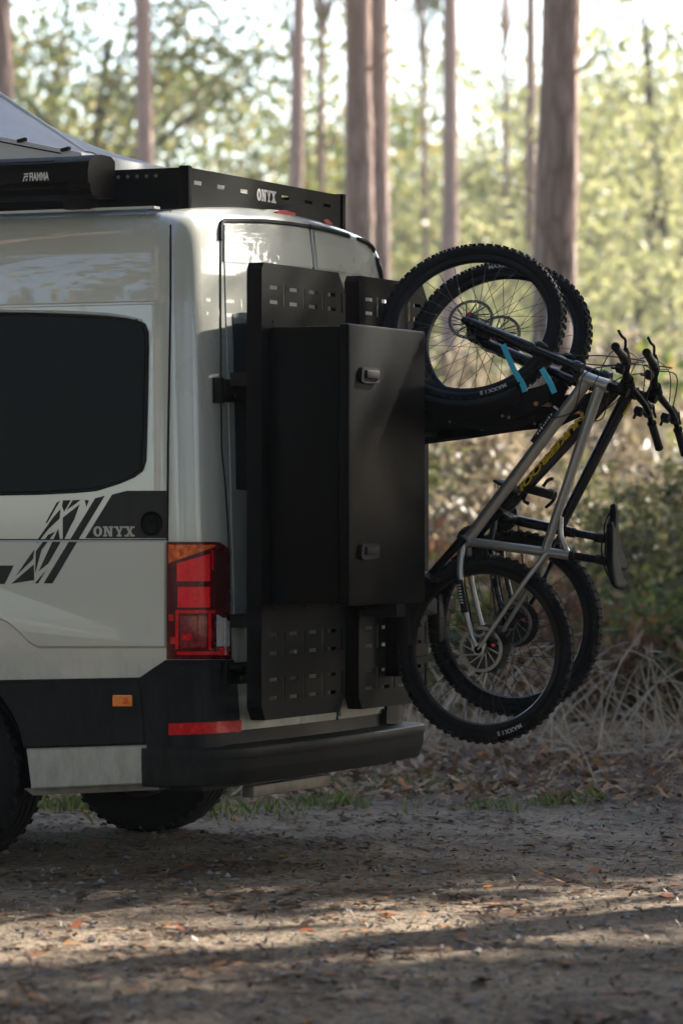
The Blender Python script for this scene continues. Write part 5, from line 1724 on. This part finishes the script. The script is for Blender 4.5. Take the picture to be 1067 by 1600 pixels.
        lv = mb.build('brake_lever', BLACKM, ck, 50)
        mb = MB(); mb.tube(catmull([c0 + g_ * 0.034 + b_ * s * 0.02 - a_ * 0.010, c0 + g_ * 0.060 + b_ * s * 0.045 - a_ * 0.016, c0 + g_ * 0.052 + b_ * s * 0.085 - a_ * 0.018, c0 + g_ * 0.050 + b_ * s * 0.125 - a_ * 0.02], 4), 0.0058, 8); mb.build('lever_blade', BLACKM, lv, 50)
        c2 = hb + b_ * s * 0.165 + a_ * 0.030
        mb = MB(); mb.box(c2 - g_ * 0.028 - a_ * 0.014, (0.04, 0.03, 0.035), R, 0.008); mb.tube([c2 - g_ * 0.03 - a_ * 0.02, c2 - g_ * 0.05 - a_ * 0.032 + b_ * s * 0.03], 0.006, 8); mb.build('shifter', BLACKM, ck, 40)
        # hoses
        h0 = c0 + g_ * 0.02 - b_ * s * 0.06
        mb = MB()
        if s < 0:
            mb.tube(catmull([h0, h0 - b_ * s * 0.10 + g_ * 0.075, ht0 + a_ * 0.05 + g_ * 0.11 - b_ * 0.02, ht0 - a_ * 0.06 + g_ * 0.05 - b_ * 0.05, ht0 - a_ * 0.25 - b_ * 0.075], 7), 0.0026, 6)
        else:
            mb.tube(catmull([h0, h0 - b_ * s * 0.12 + g_ * 0.085, ht1 + g_ * 0.10 - NV * 0.03, ht0 + a_ * 0.03 - NV * 0.045 + V((0, 0, 0.02)), ht0 + a_ * 0.0 - NV * 0.04 + V((0, 0.02, -0.13)), ht0.lerp(bb, .25) - NV * 0.035], 7), 0.0026, 6)
        mb.build('brake_hose', CABLE, ck, 60)
    mb = MB(); mb.tube(catmull([hb + b_ * 0.15 + a_ * 0.02, hb + b_ * 0.05 + g_ * 0.12 - a_ * 0.01, ht1 + g_ * 0.13 - b_ * 0.05 - a_ * 0.03, ht0 + a_ * 0.06 + V((-0.05, 0, -0.03)), tt.lerp(ht0, .8) - NV * 0.03], 7), 0.0022, 6); mb.build('shift_cable', CABLE, ck, 60)
    make_wheel(bike, org, rh, NV, cfg['rear_spin'], True, cfg['text'][0])
    make_wheel(bike, org, fh, b_axle, cfg['front_spin'], False, cfg['text'][1])
    return dict(bike=bike, org=org, rh=rh, fh=fh, bb=bb, st=st, ht0=ht0, ht1=ht1, a=a_, b=b_axle, g=g_, dt=o_dt, tt=tt, X=X)

near = bicycle(dict(x=1.22, label='silver-framed mountain bike hanging nearest the viewer, front wheel up', rear_hub=(757, 1014), bb=(728, 846), seat_top=(893, 868), head=(909, 589), head_angle=19, steer=31, bar_twist=0.09,
    top_join=(851, 860), stay_join=(855, 864), brace=[(876, 808), (876, 838), (888, 866)], post_end=(950, 877), nose=(950, 816), tail=(962, 921), crank=(672, 898), tube=0.0235, frame_mat=SILVER, rear_spin=math.radians(160), front_spin=math.radians(160), text=(True, True), head_mat=mat('pale_silver_head', (0.42, 0.42, 0.40), 0.35, metal=0.6)))
far = bicycle(dict(x=1.545, label='black-framed mountain bike with yellow lettering hanging behind the silver one', rear_hub=(803, 974), bb=(778, 807), seat_top=(893, 832), head=(953, 603), head_angle=16.5, steer=31, bar_twist=0.05,
    top_join=(872, 829), stay_join=(880, 832), brace=None, post_end=(953, 843), nose=(955, 787), tail=(964, 892), crank=(800, 760), tube=0.0265, frame_mat=DARKBIKE, rear_spin=0.4, front_spin=math.radians(356), text=(False, True)))

# yellow lettering on the far down tube, reading from the head down to the cranks
def tube_text(info, word, t0, t1, m, size, shear, name, lateral, bold=0.004, stretch=1.0):
    p0, p1 = info['ht0'].lerp(info['bb'], t0), info['ht0'].lerp(info['bb'], t1)
    dr = (p1 - p0).normalized(); ln = (p1 - p0).length
    upv = dr.cross(NV) * -1
    upv = NV.cross(dr)
    # viewed from -X: reading along dr, letter tops to the reader's left of dr
    upv = V((0, dr.z, -dr.y)) * -1
    rightv = dr
    if rightv.cross(upv).x > 0: upv = -upv
    vs, fs = text_mesh(word, size, shear, bold)
    w0, w1 = min(v.x for v in vs), max(v.x for v in vs)
    k = ln / (w1 - w0)
    c = (p0 + p1) / 2 - NV * lateral
    mb = MB(); mb.add([c + dr * v.x * k + upv * v.y * stretch - NV * v.z for v in vs], fs)
    return mb.build(name, m, info['dt'])
tube_text(far, 'NUKEPROOF', 0.20, 0.81, YELLOW, 0.05, 0.25, 'lettering', 0.0245, 0.0026, 0.66)
# small black badge with pale script on the silver down tube
p0, p1 = near['ht0'].lerp(near['bb'], 0.21), near['ht0'].lerp(near['bb'], 0.40)
dr = (p1 - p0).normalized(); wv = V((0, dr.z, -dr.y))
if wv.y > 0: wv = -wv
mb = MB()
plate_geo(mb, [q - NV * 0.0215 for q in (p0 - wv * .017, p1 - wv * .017, p1 + wv * .002, p0 + wv * .002)], (-1, 0, 0), 0.0012, 0.0003)
bd = mb.build('badge', DECAL, near['dt'])
mb = MB()
for i, (a, h) in enumerate(((0.12, .005), (.22, .008), (.3, .004), (.38, .006), (.46, .004), (.55, .009), (.64, .005), (.73, .006))):
    q = p0.lerp(p1, a) - NV * 0.0229 - wv * 0.0075
    plate_geo(mb, [q + dr * x + wv * z for x, z in ((-.004, -h / 2), (.003, -h / 2), (.005, h / 2), (-.002, h / 2))], (-1, 0, 0), 0.0004, 0.0001)
mb.build('badge_script', WHITE, bd)
mb = MB()
q = near['ht0'].lerp(near['bb'], 0.195) - NV * 0.0215
plate_geo(mb, [q + dr * x + wv * z for x, z in ((-.004, -.02), (.004, -.02), (.004, .004), (-.004, .004))], (-1, 0, 0), 0.0012, 0.0002); mb.build('badge_edge', WHITE, near['dt'])
# yellow stripe near the far head tube
c0 = far['ht1'].lerp(far['tt'], 0.07) - NV * 0.022 - V((0, .012, 0)); d1 = (far['tt'] - far['ht1']).normalized(); w1 = V((0, d1.z, -d1.y))
mb = MB(); plate_geo(mb, [c0 + d1 * x + w1 * z for x, z in ((0, -.008), (.055, -.012), (.06, -.004), (0, .002))], (-1, 0, 0), 0.001, 0.0002); mb.build('yellow_stripe', YELLOW, far['dt'])
# bottle-cage style tool holder under the far down tube
c = on_x(842, 768, 1.545)
mb = MB(); mb.box(c, (0.05, 0.14, 0.035), Matrix.Rotation(0.25, 3, 'X'), 0.008)
hold = mb.build('tool_holder', BLACKM, far['bike'], 40)
mb = MB()
for pp in ([(822, 770), (818, 782), (826, 787)], [(858, 766), (868, 772), (862, 784), (852, 793)], [(848, 760), (856, 750), (864, 748)]):
    MB().tube(catmull([on_x(*p, 1.545) for p in pp], 4), 0.007, 8).build('holder_claw', BLACKM, hold, 50)

# ------------------------------------------------------------------ bike carrier
car = thing('bike_carrier', 'black two-bike hanging carrier with blue straps bolted to the right rear door plate', 'bike carrier', (1.4, -0.3, 1.2))
def tray(info, px_shift, py_shift, x0, x1):
    base_pts = [(560, 640), (655, 640), (700, 644), (738, 643), (770, 636), (792, 624), (806, 612), (840, 604), (858, 598), (864, 604), (856, 622), (853, 630), (842, 636), (818, 646), (800, 655), (740, 661), (662, 673), (560, 686)]
    for x in (x0, x1):
        outer3 = [on_x(px + px_shift, py + py_shift, x) for px, py in [(p[0] + (x - x0) * 158, p[1]) for p in base_pts]]
        o2 = [(p.y, p.z) for p in outer3]
        hl = []
        for (px, py, w) in ((708, 653, 28), (752, 655, 30)):
            pc = [on_x(a + px_shift + (x - x0) * 158, b2 + py_shift, x) for a, b2 in ((px - w / 2, py + 2.6), (px + w / 2, py - 1.8), (px + w / 2, py - 4.4), (px - w / 2, py))]
            hl.append([(p.y, p.z) for p in pc])
        mb = MB(); cut_plate(mb, o2, hl, 0.005, lambda a, b2, t: V((x + t, a, b2)))
        tp = mb.build('side_plate', RACKM, car)
    for px, py in ((790, 624), (838, 631)):
        c = on_x(px + px_shift, py + py_shift, x0)
        mb = MB(); mb.tube([c - V((0.012, 0, 0)), c + V((x1 - x0 + 0.012, 0, 0))], 0.009, 10); mb.build('cross_bolt', COPPER, car, 50)
    for px, py in ((737, 643), (785, 650), (795, 652), (703, 659)):
        c = on_x(px + px_shift, py + py_shift, x0)
        mb = MB(); mb.tube([c - V((0.006, 0, 0)), c], 0.006, 8); mb.build('bolt', STEEL, car, 50)
    # cradle under the tyre
    mb = MB()
    fh, b_ = info['fh'], info['b']
    pts = []
    cr = []
    for k in range(9):
        a = math.radians(-118 + 62 * k / 8)
        # circle of the wheel in its own plane
        x = b_; z = (V((0, 0, 1)) - x * x.z).normalized(); y = z.cross(x)
        if y.dot(V((0, -1, 0))) < 0: y = -y
        cr.append((fh + (y * math.cos(a) + z * math.sin(a)) * 0.388, (y * math.cos(a) + z * math.sin(a))))
    vs, fs = [], []
    for p, nrm in cr:
        for u_, h in ((-.05, -.012), (-.045, .01), (0, .014), (.045, .01), (.05, -.012)):
            vs.append(p + b_ * u_ + nrm * h)
    for i in range(len(cr) - 1):
        for j in range(4): fs.append((i * 5 + j, i * 5 + j + 1, (i + 1) * 5 + j + 1, (i + 1) * 5 + j))
    mb.add(vs, fs)
    o_ = mb.build('wheel_cradle', BLACKM, car, 50)
    so = o_.modifiers.new('thickness', 'SOLIDIFY'); so.thickness = 0.005
tray(near, 0, 0, 1.155, 1.30)
tray(far, 50, 12, 1.475, 1.62)
def strap(info, pxs, x, w=0.022):
    pts = catmull([on_x(px, py, x) for px, py in pxs], 6)
    mb = MB()
    vs, fs = [], []
    for i, p in enumerate(pts):
        t = (pts[min(i + 1, len(pts) - 1)] - pts[max(i - 1, 0)]).normalized()
        wv = t.cross(V((1, 0, 0))).normalized() * w / 2
        for k, (s, d_) in enumerate(((-1, 0), (1, 0), (1, 0.004), (-1, 0.004))): vs.append(p + wv * s + V((-d_, 0, 0)))
    for i in range(len(pts) - 1):
        for k in range(4): fs.append((i * 4 + k, i * 4 + (k + 1) % 4, (i + 1) * 4 + (k + 1) % 4, (i + 1) * 4 + k))
    mb.add(vs, fs)
    return mb.build('strap', BLUE, car, 50)
strap(near, [(786, 538), (793, 556), (804, 580), (816, 600), (820, 612)], 1.13)
strap(far, [(846, 576), (852, 586), (860, 600), (866, 614)], 1.12)
# lower arm with wheel rest and upright post on the plate
mb = MB(); mb.box((1.38, -0.235, 1.45), (0.10, 0.06, 1.5), None, 0.006); mb.build('post', BLACK, car, 40)
mb = MB(); mb.box((1.38, -0.30, 0.98), (0.62, 0.14, 0.07), None, 0.01); mb.build('lower_arm', BLACKM, car, 40)
for x in (1.22, 1.545):
    mb = MB(); mb.box((x, -0.355, 0.93), (0.12, 0.05, 0.20), None, 0.012); mb.build('wheel_rest', BLACKM, car, 40)
mb = MB(); mb.box((1.38, -0.30, 1.70), (0.50, 0.16, 0.07), None, 0.01); mb.build('upper_arm', BLACKM, car, 40)
